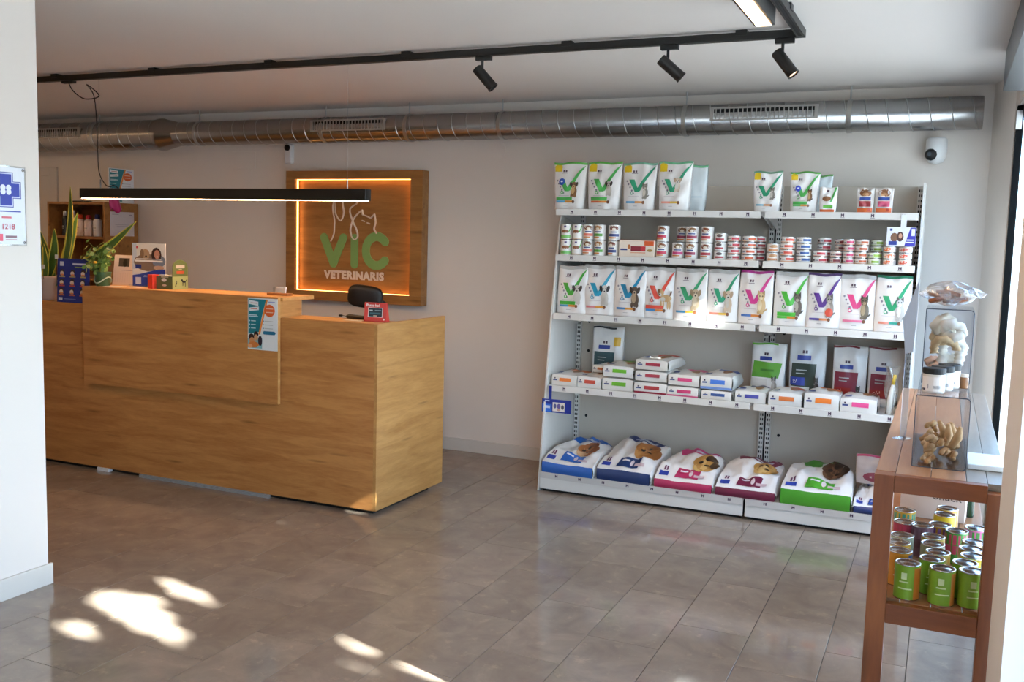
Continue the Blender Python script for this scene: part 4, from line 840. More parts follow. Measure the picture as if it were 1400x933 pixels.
for i, (x, y, w_, L, h0, h1, c, pic, lb, rz, flap, ex) in enumerate(SK):
    lying_bag(lb, gt, x, y, zb, w_, L, h0, h1, h1*.9, c, sack(c, pic, True, flap), [], rz, 70+i, extra=ex)
lying_bag('white sack with navy base at the right end, half behind the table', gt, -.275, 5.572, zb, .215, .34, .040, .11, .09, '#24386e', sack('#2a4a9a', lie(.8, .5, .8, '#8a6a4a', '#a98a6a', '#5a4030')), [], 0, 80)
t = standing_bag('clear zip pouch with red closure standing on the navy sack', 'pouch', gt, -.30, 5.80, zb+.125, .20, .165, .06, [('e', '#7a3040', .5, .25, .3, .16), ('e', '#3a4a7a', .7, .2, .15, .12), ('r', '#a02850', .02, .98, .93, 1, 6, 1)], body='#a89a96', seed=81)

# hanging cards
t = thing('shelf_card', 'blue promotional card hanging below the fourth shelf rail', 'card', (-2.205, 5.648, .50), 0, 'hanging shelf cards')
B('card_sheet', (-.10, .10, 0, .002, 0, .085), col('#1c2f8c'), t)
flat_print('print', [('r', '#2a6ad0', .0, .34, .02, .62), ('r', '#cdd6ee', .06, .28, .30, .5), ('r', '#cdd6ee', .10, .26, .82, .9), ('r', '#e2dcd2', .37, .78, .1, .78), ('e', '#5a5a8a', .45, .5, .05, .18), ('e', '#6a5a9a', .58, .5, .06, .2), ('e', '#4a4a5a', .71, .45, .05, .18), ('e', '#c9a08a', .58, .24, .06, .1)], .20, .085, t)
B('hanger', (-.055, -.035, 0, .002, .085, .17), col('#1c2f8c'), t)
t = thing('shelf_card', 'white and violet promotional card hanging in front of the small tins', 'card', (-.235, 5.682, 1.610), 0, 'hanging shelf cards')
B('card_sheet', (-.074, .074, 0, .002, 0, .104), col('#dcdfe6'), t)
flat_print('print', [('p', '#3a3aa8', [(.62, .02), (.99, .02), (.99, .98), (.80, .98)]), ('r', '#d9dce8', .84, .96, .55, .92), ('r', '#d9dce8', .68, .94, .18, .24), ('r', '#d9dce8', .68, .94, .30, .36), ('e', '#7a5a44', .26, .46, .13, .24), ('e', '#4a2f2a', .46, .50, .12, .26), ('e', '#c99a80', .47, .54, .06, .14), ('r', '#2c3f8e', .08, .36, .06, .26), ('r', '#3a4a86', .10, .18, .8, .92)], .148, .104, t)
B('hanger', (-.006, .022, 0, .002, .104, .172), col('#dcdfe6'), t)
# ================================================================== LEFT BACK CABINET
cb = thing('oak_cabinet', 'oak cabinet with open shelf against the back wall behind the counter', 'cabinet', (0, 0, 0))
kx0, kx1, ky, kz = -7.11, -6.44, 5.99, 1.815
B('top', (kx0, kx1, ky, 6.355, kz-.02, kz), OAKD, cb)
B('side_panel', (kx0, kx0+.02, ky, 6.355, 0, kz-.02), OAKD, cb); B('side_panel', (kx1-.02, kx1, ky, 6.355, 0, kz-.02), OAKD, cb)
B('back', (kx0+.02, kx1-.02, 6.34, 6.355, 0, kz-.02), OAKD, cb)
for z in (1.505, 1.15, .75, .1): B('shelf', (kx0+.02, kx1-.02, ky+.01, 6.34, z, z+.02), OAKD, cb)
def bottle(label, x, y, z, r, h, body, cap, name='lotion_bottle', band=None):
    t = thing(name, label, 'bottle', (x+.065, y-.05, z), 0, 'bottles on the cabinet shelf')
    MB().lathe([(0, 0), (r*.95, 0), (r, .006), (r, h*.68), (r*.85, h*.76), (r*.5, h*.80), (r*.5, h*.82)], 18, film(body)).build('body', t, smooth=True)
    MB().lathe([(r*.55, h*.80), (r*.6, h*.82), (r*.55, h*.97), (r*.3, h), (0, h)], 14, film(cap)).build('cap', t, smooth=True)
    def P(s, tt, o): a = -PI/2+(s-.5)*2.2; return ((r+o)*math.cos(a), (r+o)*math.sin(a), tt*h)
    decal(MB(), [('r', band or '#a8a0a0', .3, .7, .36, .40), ('r', band or '#a8a0a0', .34, .66, .28, .31)], P).build('label_print', t)
bz = 1.526
bottle('slim black bottle with white cap on the cabinet shelf', -7.07, 6.13, bz, .024, .215, '#16181c', '#e2e2e2', band='#c9c9c9')
bottle('white bottle half hidden behind the tall leaf on the cabinet shelf', -6.985, 6.15, bz, .024, .22, '#dcd4cc', '#d8d8d8')
bottle('white bottle with orange-red cap on the cabinet shelf', -6.885, 6.13, bz, .037, .185, '#e2cdbb', '#cf4a26')
bottle('white bottle with crimson cap on the cabinet shelf', -6.79, 6.13, bz, .036, .18, '#e6d3d0', '#b3283f')
bottle('white bottle with navy cap on the cabinet shelf', -6.685, 6.13, bz, .036, .188, '#dfe0e6', '#26327c')
bottle('thin cream bottle at the right end of the cabinet shelf', -6.553, 6.13, bz, .020, .175, '#dcd0c4', '#d8ccc0')
tag(MB().box(-6.645, -6.595, 6.2, 6.25, bz, bz+.11, film('#b9aaa4')).build('medicine_box', bevel=.002), 'small pale box behind the bottles on the cabinet shelf', 'box')
def poster_spec():
    T = '#1f7a86'; s = [('p', T, [(.02, .30), (.40, .35), (.46, .6), (.62, .98), (.02, .98)]), ('q', '#e88a3a', [(.36, .30), (.42, .30), (.68, .98), (.62, .98)], 2, 5)]
    s += [('q', '#e4e6e6', [(.05, .88), (.36, .85), (.36, .93), (.05, .96)], 2, 1), ('q', '#e4e6e6', [(.06, .74), (.38, .77), (.38, .84), (.06, .81)], 2, 1), ('r', '#d0705a', .10, .32, .895, .91, 1, 1), ('r', '#d0705a', .10, .32, .785, .80, 1, 1)]
    s += [('e', '#e0622a', .74, .77, .18, .12), ('r', '#f0d0b8', .62, .86, .80, .815, 1, 1), ('r', '#f0d0b8', .62, .86, .73, .745, 1, 1), ('r', '#9aa0d0', .70, .92, .925, .945, 1, 1)]
    for k in range(3): s += [('r', '#cfe0e4', .12, .28, .55-.07*k, .565-.07*k, 1, 1), ('e', '#cfe0e4', .07, .557-.07*k, .018, .012), ('r', '#b8b4b0', .58, .86, .56-.07*k, .572-.07*k, 1, 1), ('e', T, .54, .566-.07*k, .018, .012)]
    s += [('r', '#cfe0e4', .05, .36, .64, .655, 1, 1), ('r', '#cfe0e4', .05, .33, .665, .68, 1, 1)]
    s += [('p', '#2a6f8c', [(.56, .31), (.92, .31), (.96, .34), (.92, .375), (.56, .375), (.52, .34)])]
    s += [('r', '#7fb0b4', .02, .50, .03, .22, 1, 1), ('e', '#3a2620', .14, .24, .10, .07), ('e', '#c98a5a', .16, .17, .09, .07), ('e', '#2a1c1c', .30, .30, .08, .06), ('e', '#d09a70', .30, .24, .07, .06), ('e', '#d07a3a', .22, .10, .18, .06), ('e', '#3a2f3a', .44, .18, .07, .10), ('e', '#e0a070', .10, .07, .08, .04)]
    return s
t = tag(B('poster', (-.155, .155, 0, .006, 0, .44), col('#dfe3e6'), loc=(0, 0, 0)), 'teal and orange clinic poster standing on top of the oak cabinet', 'poster'); t.location = (-6.465, 6.20, 1.8155); t.rotation_euler = (0, 0, PI/2); t.scale = (.88, 1, .66)
flat_print('print', poster_spec(), .31, .44, t)
t = tag(B('notice_sheet', (-.148, .148, -.001, 0, 0, .205), col('#d2ccd0')), 'white printed notice taped to the cabinet side', 'notice'); t.location = (kx1+.0015, 6.175, 1.535); t.rotation_euler = (0, 0, PI/2); t.scale = (.88, 1, 1)
flat_print('print', [('r', '#9a94a0', .08, .36, .88, .90), ('r', '#9a94a0', .80, .92, .86, .90), ('r', '#a49eaa', .20, .78, .46, .475), ('r', '#a49eaa', .26, .72, .40, .415), ('r', '#a49eaa', .30, .70, .18, .19)], .296, .205, t, (0, -.001, 0))
t = tag(MB().grid(lambda a, b: (.11*(a-.5), .02*math.sin(6*a+2*b), .10*b+.018*math.sin(8*a)), 8, 6, film('#c8287c')).build('pink_ribbon', None, (-6.415, 6.09, 1.745), (0, 0, PI/2), smooth=True), 'crumpled magenta ribbon hanging from the cabinet top', 'ribbon')
t.modifiers.new('cloth_thickness', 'SOLIDIFY').thickness = .003
tag(MB().box(-6.93, -6.79, 6.08, 6.18, 1.8155, 1.829, BLKPL).build('black_tray', bevel=.003), 'flat black object lying on top of the cabinet', 'tray')

# ================================================================== THINGS ON THE COUNTER
LOW, HI = 1.0985, 1.219
# sansevieria in a planter
pl = thing('snake_plant', 'snake plant with yellow-edged blades in a pale planter on the low counter', 'plant', (-5.58, 4.71, LOW))
MB().lathe([(0, .001), (.105, .001), (.115, .01), (.128, .15), (.130, .165), (.122, .165), (.118, .14), (0, .14)], 28, mat('planter_taupe', '#a08c82', .6)).build('planter', pl, smooth=True)
MB().lathe([(.117, .143), (.0001, .148)], 20, mat('potting_soil', '#2c2018', .95, bump=.5)).build('soil', pl)
LEAFG = mat('snake_leaf_green', '#4f7030', .45, var=.35, scale=25); LEAFY = mat('snake_leaf_yellow', '#c6b640', .45, var=.1)
def blade(base, tip, wd, bend=(0, 0, 0), face=(0, -1, 0), n=12, parent=pl, name='blade'):
    b, t_, bd = Vector(base), Vector(tip), Vector(bend); fc = Vector(face)
    def P(s, t):
        c = b.lerp(t_, t)+bd*math.sin(PI*t); d = (t_-b).normalized(); side = d.cross(fc).normalized()
        w_ = wd*(.55+.9*t-.0)*(1-t)**.55 if t > .35 else wd*(.55+.75*t)*.92
        w_ = wd*math.sin(PI*min(1, .22+.78*t))**.8 if t < 1 else .0005
        x = (s-.5)*w_; return c+side*x+fc*(-.10*w_*(1-(2*s-1)**2))
    mb = MB()
    mb.grid(lambda a, q: P(.14+.72*a, q), 4, n, LEAFG); mb.grid(lambda a, q: P(.14*a, q), 1, n, LEAFY); mb.grid(lambda a, q: P(.86+.14*a, q), 1, n, LEAFY)
    o = mb.build(name, parent, smooth=True); o.modifiers.new('leaf_thickness', 'SOLIDIFY').thickness = .003
    return o
blade((.12, -.02, .13), (.225, -.015, .765), .085, (.035, 0, 0), (-.2, -1, 0))
blade((.00, -.03, .13), (.085, -.03, .485), .075, (.03, 0, 0), (.3, -1, 0))
blade((-.06, .02, .13), (-.085, .0, .40), .07, (-.02, 0, 0))
blade((.06, .03, .13), (.16, .10, .60), .07, (.0, 0, 0), (.5, -1, 0))
blade((.10, -.05, .12), (.82, -.03, .545), .10, (.0, 0, -.035), (0, -1, .25))
blade((-.02, .05, .13), (-.16, .06, .47), .07, (0, 0, 0))
blade((.02, -.06, .13), (.03, -.07, .38), .06, (.01, 0, 0))
for (x, z) in ((.075, .215), (.20, .285)):
    MB().box(-.014, .014, 0, .001, 0, .028, film('#d8d4d4')).build('plant_tag', pl, (x, -.115, z)); MB().tube([(x, -.113, .145), (x, -.113, z)], .0015, 5, BLKPL).build('tag_stick', pl)
# bushy plant in green pot
bp_ = thing('potted_plant', 'small bushy plant with trailing leaves in a dark green pot', 'plant', (-5.005, 4.632, HI))
bp_.location = (-5.005, 4.632, HI)
MB().lathe([(0, .0005), (.040, .0005), (.044, .006), (.052, .085), (.054, .092), (.050, .092), (.047, .078), (0, .078)], 24, mat('dark_green_pot', '#3a5a38', .35)).build('pot', bp_, smooth=True)
MB().tube([(.0515*math.cos(a), .0515*math.sin(a), .04+.02*math.cos(2*a)) for a in [2*PI*k/24 for k in range(25)]], .004, 6, mat('pot_stripe', '#a8b49a', .4)).build('pot_stripe', bp_)
g2 = [mat('bush_leaf_%d' % i, c, .5, var=.2) for i, c in enumerate(('#5a7a34', '#6f8c3c', '#47662e', '#8a9a48'))]
rng = random.Random(21); lf = MB(); st = MB()
for k in range(26):
    a = rng.uniform(0, 6.3); r = rng.uniform(.04, .13); hh = rng.uniform(.10, .30)
    tip = Vector((math.cos(a)*r-.03, math.sin(a)*r*.7, hh)); st.tube([(0, 0, .09), (tip.x*.4, tip.y*.4, .09+(hh-.05)*.6), tip], .0016, 4, g2[2], False)
    for q in range(7):
        c = Vector((tip.x*(.5+.1*q), tip.y*(.5+.1*q), .09+(hh-.09)*(.4+.1*q)))+Vector((rng.uniform(-.02, .02), rng.uniform(-.02, .02), rng.uniform(-.015, .015)))
        n_ = Vector((rng.uniform(-1, 1), rng.uniform(-1.6, .2), rng.uniform(-.3, 1))).normalized(); u_ = n_.orthogonal().normalized(); v_ = n_.cross(u_); L = rng.uniform(.022, .04)
        lf.add([c-u_*L*.5, c-u_*L*.1+v_*L*.42, c+u_*L*.35+v_*L*.3, c+u_*L*.6, c+u_*L*.35-v_*L*.3, c-u_*L*.1-v_*L*.42], [(0, 1, 2, 3, 4, 5)], g2[rng.randrange(4)])
st.build('stems', bp_); o = lf.build('foliage', bp_); o['kind'] = 'stuff'
MB().lathe([(.0001, -.010), (.012, -.006), (.015, 0), (.011, .006), (.0001, .008)], 9, film('#c99a2a')).build('yellow_flower', bp_, (.015, -.075, .155), smooth=True)
# blue display card
t = tag(B('display_card', (-.145, .145, 0, .004, 0, .29), col('#1f2f86')), 'navy blue display card of pet pictures propped on the low counter', 'display card'); t.location = (-5.25, 4.525+.015, LOW)
t.location = (-5.245, 4.601, LOW); t.rotation_euler = (-.04, 0, 0)
sp = [('r', '#c9cfe6', .08, .20, .83, .93), ('r', '#c9cfe6', .48, .98, .86, .90), ('r', '#8fa85a', .55, .98, .80, .82)]
for r_ in range(3):
    for c_ in range(3):
        x, y = .16+.33*c_, .66-.21*r_
        sp += [('e', '#3a2c2a', x, y+.04, .07, .055), ('e', '#d8c8b8', x-.01, y-.0, .06, .05), ('r', ('#b0a06a', '#c04a4a', '#c86a3a')[r_], x-.09, x+.09, y-.085, y-.055), ('e', '#d88a4a', x, y-.03, .06, .02)]
sp += [('r', '#c9cfe6', .08, .20, .05, .11), ('r', '#6a7ab8', .24, .62, .07, .09)]
flat_print('print', sp, .29, .29, t)
# calendar
t = thing('desk_calendar', 'pale tent calendar with dark photo standing on the raised counter', 'calendar', (-4.998, 4.825, HI))
MB().prism([(-.035, 0), (.035, 0), (.006, .20), (-.006, .20)], -.095, .095, 'x', col('#cdbcb4')).build('sheet', t)
dc = MB(); decal(dc, [('r', '#4a423c', .22, .72, .62, .90), ('e', '#1c1a1a', .52, .74, .10, .13), ('r', '#8a82a0', .35, .9, .49, .505)]+[('r', '#b8a8a2', .12+.115*k, .122+.115*k+.006, .1, .42, 1, 1) for k in range(7)], lambda s, tt, o: ((s-.5)*.19, -.035+.029*tt-o, tt*.20)); dc.build('print', t)
# brochure stand
t = thing('brochure_stand', 'tall leaflet with dog and person photo on blue and white, on the raised counter', 'leaflet', (-4.735, 4.76, HI))
MB().box(-.143, .143, 0, .003, 0, .285, col('#e0dcd4')).build('board', t)
flat_print('print', [('r', '#c9cfd8', .0, .13, .40, 1, 1, 3), ('r', '#d05060', .12, .18, .88, .93, 1, 1), ('e', '#8a7462', .46, .56, .42, .20), ('e', '#7f8a9a', .80, .60, .20, .14), ('e', '#b09474', .40, .74, .13, .13), ('e', '#8a6c50', .30, .76, .06, .11), ('e', '#3a2a24', .42, .70, .03, .025), ('e', '#3a2420', .73, .74, .15, .17), ('e', '#c88a70', .75, .75, .085, .105), ('e', '#e4dcd6', .76, .70, .03, .012), ('e', '#c9a088', .80, .45, .16, .05),
  ('r', '#f0ece6', .08, .92, .575, .615), ('r', '#f0ece6', .12, .88, .635, .650), ('r', '#26388c', .10, .28, .42, .51), ('r', '#e6e2dc', .10, .28, .375, .395),
  ('p', '#2f49b4', [(.01, .01), (.99, .01), (.99, .42), (.78, .41), (.48, .35), (.22, .29), (.01, .26)]), ('r', '#c9d0ea', .10, .27, .06, .22, 1, 1), ('r', '#9aa8dc', .36, .44, .26, .27), ('r', '#9aa8dc', .34, .46, .23, .24)], .286, .285, t)
MB().box(-.15, .15, -.03, -.001, 0, .012, ACR).build('holder_lip', t)
tag(MB().box(-.02, .02, -.03, .03, 0, .09, film('#d63a22')).build('red_box', None, (-4.604, 4.665, HI), bevel=.002), 'small bright red box beside the olive green display box', 'box')
# olive counter display box with arch
t = thing('counter_display_box', 'olive green counter display box with arched back and pet silhouettes', 'display box', (-4.445, 4.665, HI), .0)
OL, OLL = film('#66703c'), film('#a3a96c')
t.rotation_euler = (0, 0, math.radians(90))
mb = MB(); bw, bd_, bh = .135, .135, .082
mb.box(0, bw, 0, .003, 0, bh, OLL); mb.box(0, bw, bd_-.003, bd_, 0, bh, OL); mb.box(bw-.003, bw, .003, bd_-.003, 0, bh, OL); mb.box(.003, bw-.003, .003, bd_-.003, 0, .003, OL); mb.build('tray', t)
B('side', (0, .003, .003, bd_-.003, 0, bh), film('#5a6440'), t)
pts = [(0, bh), (bw, bh)]+[(bw/2+bw/2*math.cos(a), bh+.055+.05*math.sin(a)) for a in [PI*k/10 for k in range(11)]]
MB().prism(pts, 0, .003, 'y', OL).build('arched_back', t)
flat_print('arch_print', [('r', '#c9b8a4', .22, .78, .52, .72), ('r', '#b0a87a', .4, .6, .42, .47), ('r', '#c0522c', .25, .75, .16, .34)], bw, .10, t, (bw/2, -.0004, bh+.0))
blk = '#161812'
flat_print('silhouettes', [('e', blk, .22, .40, .035, .17, -.3), ('e', blk, .26, .60, .02, .09), ('e', blk, .19, .24, .04, .05), ('e', blk, .72, .58, .13, .09, -.25), ('e', blk, .60, .70, .055, .08), ('r', blk, .63, .66, .25, .55, 1, 1), ('r', blk, .80, .83, .20, .52, 1, 1), ('r', blk, .68, .70, .3, .5, 1, 1), ('e', blk, .88, .70, .02, .11, -.5)], bw, bh, t, (bw/2, -.0003, 0))
o = MB(); decal(o, [('e', '#d8cfc4', .48, .72, .16, .14), ('e', '#c0b0a8', .50, .30, .14, .08), ('r', '#b8a890', .3, .75, .9, .98)], lambda s, tt, q: (-.0003-q, bd_*(1-s), bh*tt)); o.build('side_print', t)
rng = random.Random(5)
for k in range(6):
    tag(MB().box(-.012, .012, -.028, .028, 0, .07+.018*rng.random(), film(('#d8d2c8', '#c9c2b4', '#b8aa90')[k % 3])).build('treat_sachet', None, Vector((-4.445, 4.665, HI+.004))+Matrix.Rotation(PI/2, 3, 'Z') @ Vector((.024+(k % 3)*.038, .037+(k//3)*.062, 0)), (0, 0, PI/2)), 'small pale sachet standing in the olive display box', 'sachet', 'sachets in the olive display box')
# leaflets lying flat on the raised top
tag(MB().box(-.06, .06, -.04, .04, 0, .002, col('#e0d4cc')).build('loose_card', None, (-4.91, 4.64, HI+.0005), (0, 0, .3)), 'white card lying flat in front of the calendar', 'card')
tag(MB().box(-.05, .05, -.03, .03, 0, .002, col('#e0d4cc')).build('loose_card', None, (-4.72, 4.645, HI+.0005), (0, 0, -.2)), 'white card lying flat in front of the tall leaflet', 'card')
# business card holder
t = thing('card_holder', 'small wooden holder with clear card stand at the end of the raised counter', 'card holder', (-3.655, 4.72, HI))
MB().box(-.075, .075, -.03, .03, 0, .014, wood('holder_wood', '#b3743c', '#8a5226')).build('base', t, bevel=.003)
MB().box(-.035, .04, -.004, .004, .014, .052, mat('business_cards', '#dcd4cc', .5)).build('cards', t, rot=(-.2, 0, 0))
MB().box(-.042, .046, -.012, -.010, .014, .05, ACR).build('clear_front', t)
# poster on the apron
t = tag(B('poster', (-.108, .108, 0, .0025, 0, .306), col('#e2e2e0')), 'teal, orange and white clinic poster stuck on the counter front', 'poster'); t.location = (-3.642, CY-.0478, .902)
flat_print('print', poster_spec(), .216, .306, t)
# red stand
t = thing('card_stand', 'small red table sign with dark card pictures on the low counter', 'sign', (-2.975, 4.72, LOW), .12)
MB().prism([(-.012, 0), (.035, 0), (.006, .11), (-.002, .11)], -.070, .070, 'x', film('#d04038')).build('tent', t)
MB().box(-.072, .072, -.03, .04, 0, .003, ACR).build('foot', t)
dc = MB(); decal(dc, [('r', '#e6d8d4', .17, .83, .24, .74), ('r', '#25323a', .20, .80, .27, .71), ('r', '#b8c4c8', .24, .38, .55, .62), ('r', '#7f979c', .48, .76, .57, .62), ('r', '#3f6a74', .26, .74, .40, .48), ('r', '#c9b49c', .42, .58, .29, .34), ('e', '#f0d8c8', .90, .14, .04, .05)], lambda s, tt, o: ((s-.5)*.14, -.012+.010*tt-o, tt*.11)); dc.build('print', t)
text('lettering', 'Passa-ho!', .022, col('#f4e6e0'), t, (-.015, -.0058, .094), (PI/2-.09, 0, 0), bold=.0006)
# black handheld device
t = thing('handheld_scanner', 'small black handheld device with thin stem lying on the low counter', 'device', (-3.12, 4.775, LOW))
MB().tube([(-.105, .025, .011), (-.09, .022, .014), (.02, .005, .013), (.075, -.005, .011)], [.010, .0135, .012, .010], 10, BLKPL).build('handle', t, smooth=True)
MB().tube([(-.105, .025, .012), (-.15, .033, .016)], .002, 6, BLKPL).build('stem', t); MB().box(-.168, -.148, .026, .044, .008, .02, BLKPL).build('clip', t, bevel=.003)
MB().box(-.02, .10, -.05, -.0, 0, .0015, col('#ded6cc')).build('loose_receipt', None, (-3.15, 4.72, LOW+.0004)); tag(bpy.data.objects['loose_receipt'], 'white slip of paper lying by the black handheld device', 'paper')
# office chair behind the desk
t = thing('office_chair', 'black office chair behind the counter with its headrest showing', 'chair', (-3.63, 5.62, 0), .35)
def pad(w_, h_, d_, rx_=1.0):
    def P(u, v):
        a, b = 2*PI*u, PI*(v-.5); ca, sa, cb_, sb = math.cos(a), math.sin(a), math.cos(b), math.sin(b)
        f_ = lambda x, e: math.copysign(abs(x)**e, x)
        return (w_/2*f_(cb_, .55)*f_(ca, .6), d_/2*f_(cb_, .55)*f_(sa, .8), h_/2*f_(sb, .6))
    return MB().grid(P, 28, 16, BLKPL)
pad(.245, .155, .075).build('headrest', t, (0, 0, 1.175), (.1, .12, 0), smooth=True)
MB().tube([(.095, .02, 1.15), (.125, .045, 1.13), (.11, .05, 1.02), (.0, .05, .98)], .017, 8, BLKPL).build('headrest_bracket', t, smooth=True)
pad(.46, .52, .09).build('backrest', t, (0, .06, .76), smooth=True); pad(.48, .08, .46).build('seat', t, (0, -.2, .46), smooth=True)
MB().tube([(0, .07, .6), (0, .06, .46), (0, -.1, .42)], .02, 8, BLKPL).build('back_post', t)
MB().tube([(0, -.2, .10), (0, -.2, .43)], .028, 12, STEEL).build('column', t)
for k in range(5):
    a = 2*PI*k/5; MB().tube([(0, -.2, .10), (.28*math.cos(a), -.2+.28*math.sin(a), .065)], [.025, .016], 8, BLKPL).build('leg', t)
    MB().lathe([(.0001, -.012), (.027, -.012), (.027, .012), (.0001, .012)], 14, BLKPL).build('caster', t, (.28*math.cos(a), -.2+.28*math.sin(a), .0275), (PI/2, 0, a))
# small white thing on the floor right of the counter not needed

# ================================================================== WOODEN TABLE AT RIGHT
tb = thing('wooden_table', 'narrow reddish wooden display table beside the shopfront', 'table', (0, 0, 0))
tx0, tx1, ty0, ty1, tz = -.153, .205, 3.0, 5.0, .924
for x in (tx0, tx1-.055):
    for y in (ty0, ty1-.055): B('leg', (x, x+.055, y, y+.055, 0, tz-.0005 if x < 0 and y < 4 else tz-.022), PINE, tb, bevel=.002)
B('front_rail', (tx0+.055, tx1-.055, ty0+.005, ty0+.035, tz-.052, tz-.0005), PINEX, tb, bevel=.0015); B('back_rail', (tx0+.055, tx1-.055, ty1-.035, ty1-.005, tz-.07, tz-.022), PINEX, tb)
for x in (tx0+.006, tx1-.036): B('side_rail', (x, x+.03, ty0+.055, ty1-.055, tz-.075, tz-.022), PINEY, tb)
PLK = wood('table_plank', '#a67750', '#885836', 'Y', .35); PLG = wood('grey_plank', '#8d8071', '#726656', 'Y', .35)
xs = [tx0+.0, tx0+.056, -.0, .095, .150, tx1]
for k in range(5):
    B('plank', (xs[k]+.0008, xs[k+1]-.0008, ty0+(.057 if k == 0 else .036), ty1, tz-.0215, tz), (PLK, PLK, PLK, PLG, PLG)[k], tb, bevel=.001)
lz = .535
B('lower_rail', (tx0+.055, tx1-.055, ty0+.005, ty0+.035, lz-.062, lz-.002), PINEX, tb, bevel=.0015)
for k in range(4): B('shelf_board', (tx0+.008+k*.0855, tx0+.008+k*.0855+.082, ty0+(.057 if k in (0, 3) else .036), ty1-.057, lz-.02, lz), PLK, tb, bevel=.001)
for x in (tx0+.006, tx1-.036): B('side_rail', (x, x+.03, ty0+.055, ty1-.055, lz-.06, lz-.021), PINEY, tb)
# tins on the lower shelf
def wrap(c1, c2, c3): return [('r', c2, .70, .98, .0, 1.0, 4, 4), ('r', c3, .38, .58, .50, .54, 3, 1), ('r', c3, .36, .66, .30, .34, 3, 1), ('r', c3, .42, .54, .60, .80, 2, 1), ('r', c1, .02, .98, .96, 1, 8, 1)]
RC, HC = .0365, .110
def bands(top, c2): return [('r', top, .02, .98, .62, .95, 8, 2), ('r', c2, .02, .98, .30, .60, 8, 2)]
KN = {'lime': ('#7ea52c', wrap('#7ea52c', '#c8762a', '#c9d8a0')), 'orange': ('#d58a24', wrap('#d58a24', '#4a5a8a', '#f0d8a8')), 'amber': ('#c9952e', bands('#d8c06a', '#c9852e')), 'sage': ('#a8ad92', bands('#b9bfa8', '#8a8f9a')),
      'teal': ('#c9a23a', bands('#3f9a86', '#a83a4a')), 'crimson': ('#a83a4a', bands('#b83a56', '#8a3040')), 'violet': ('#d89a3a', bands('#8a5aa8', '#d89a3a')), 'yellow': ('#d8b82e', bands('#d8c02e', '#d89a2e')),
      'pink': ('#4a9a44', bands('#d0486c', '#c84a70')), 'forest': ('#d06a9a', bands('#4a8a3a', '#4a8a3a')), 'mixed': ('#b9a04a', bands('#c08a3a', '#5a7ab0')), 'plum': ('#6a4a58', bands('#7a5a68', '#5a3a48'))}
for k, (c, sp) in KN.items(): can_mesh('big_'+k, RC, HC, sp, c)
BC = [('lime', -.046, 3.085, 'lime green tin with orange edge, left of the three front tins on the table shelf'), ('lime', .050, 3.080, 'lime green tin with orange edge, middle of the three front tins on the table shelf'), ('lime', .130, 3.097, 'lime green tin, right of the three front tins on the table shelf'),
 ('orange', -.074, 3.205, 'orange tin behind the left lime green tin'), ('amber', -.082, 3.295, 'amber tin behind the orange tin in the left row'), ('sage', -.074, 3.385, 'grey-green tin in the middle of the left row on the table shelf'), ('crimson', -.072, 3.56, 'crimson banded tin near the back of the left row'), ('teal', -.078, 3.725, 'teal banded tin at the back of the left row'),
 ('lime', .020, 3.165, 'lime green tin tucked behind the middle front tin'), ('mixed', .036, 3.246, 'blue and amber tin in the middle row on the table shelf'), ('sage', .020, 3.33, 'grey-green tin in the middle row on the table shelf'), ('mixed', .020, 3.42, 'amber and blue tin further back in the middle row'), ('violet', .040, 3.585, 'tin with violet band near the back of the middle row'), ('plum', -.016, 3.545, 'dark plum tin beside the violet banded tin'), ('yellow', .055, 3.735, 'yellow banded tin at the back of the middle row'), ('amber', .064, 3.83, 'amber tin half hidden behind the yellow banded tin'),
 ('lime', .112, 3.170, 'lime green tin right behind the right front tin'), ('yellow', .135, 3.255, 'yellow banded tin in the right row on the table shelf'), ('amber', .132, 3.335, 'amber tin in the right row on the table shelf'), ('mixed', .142, 3.415, 'amber and blue tin in the right row on the table shelf'), ('pink', .092, 3.53, 'pink banded tin at the back of the right row'), ('forest', .152, 3.60, 'tin with dark green band beside the pink banded tin')]
for k, x, y, lb in BC: can('big_'+k, lb, 'tins on the lower table shelf', x, y, lz+.0006, rng.uniform(-.15, .25))
t = thing('cardboard_box', 'pale cardboard box with script lettering behind the tins', 'box', (.06, 4.22, lz+.0006), -.10)
CB = mat('pale_card', '#c9b2a4', .8)
mb = MB(); mb.prism([(-.15, 0), (.085, 0), (.085, .19), (-.15, .10)], -.16, -.157, 'y', CB); mb.prism([(-.15, 0), (.085, 0), (.085, .19), (-.15, .10)], .157, .16, 'y', CB); mb.box(-.15, -.147, -.157, .157, 0, .10, CB).box(.082, .085, -.157, .157, 0, .19, CB).box(-.147, .082, -.157, .157, 0, .003, CB); mb.build('carton', t)
text('lettering', 'Snack', .045, col('#3a3634'), t, (.02, -.161, .095), sx=1.0)
rng2 = random.Random(9)
for k in range(7):
    x = -.115+.034*k; GB = mat('dark_green_glass', '#12301a', .12)
    q = thing('glass_bottle', 'dark green bottle in the pale box under the table, number %s from the left' % ORD[k], 'bottle', (x+.06, 4.16+.02*(k % 2), lz+.0045), 0, 'dark green bottles in the box')
    MB().lathe([(0, 0), (.0145, 0), (.0155, .004), (.0155, .16), (.008, .195), (.007, .235), (0, .235)], 14, GB).build('body', q, smooth=True)
    MB().lathe([(.0085, .215), (.009, .238), (0, .24)], 12, film(('#2a7a8a', '#c9b02e', '#1c3a24', '#c09a90', '#1c3a24', '#16241a', '#1c3a24')[k])).build('cap', q)
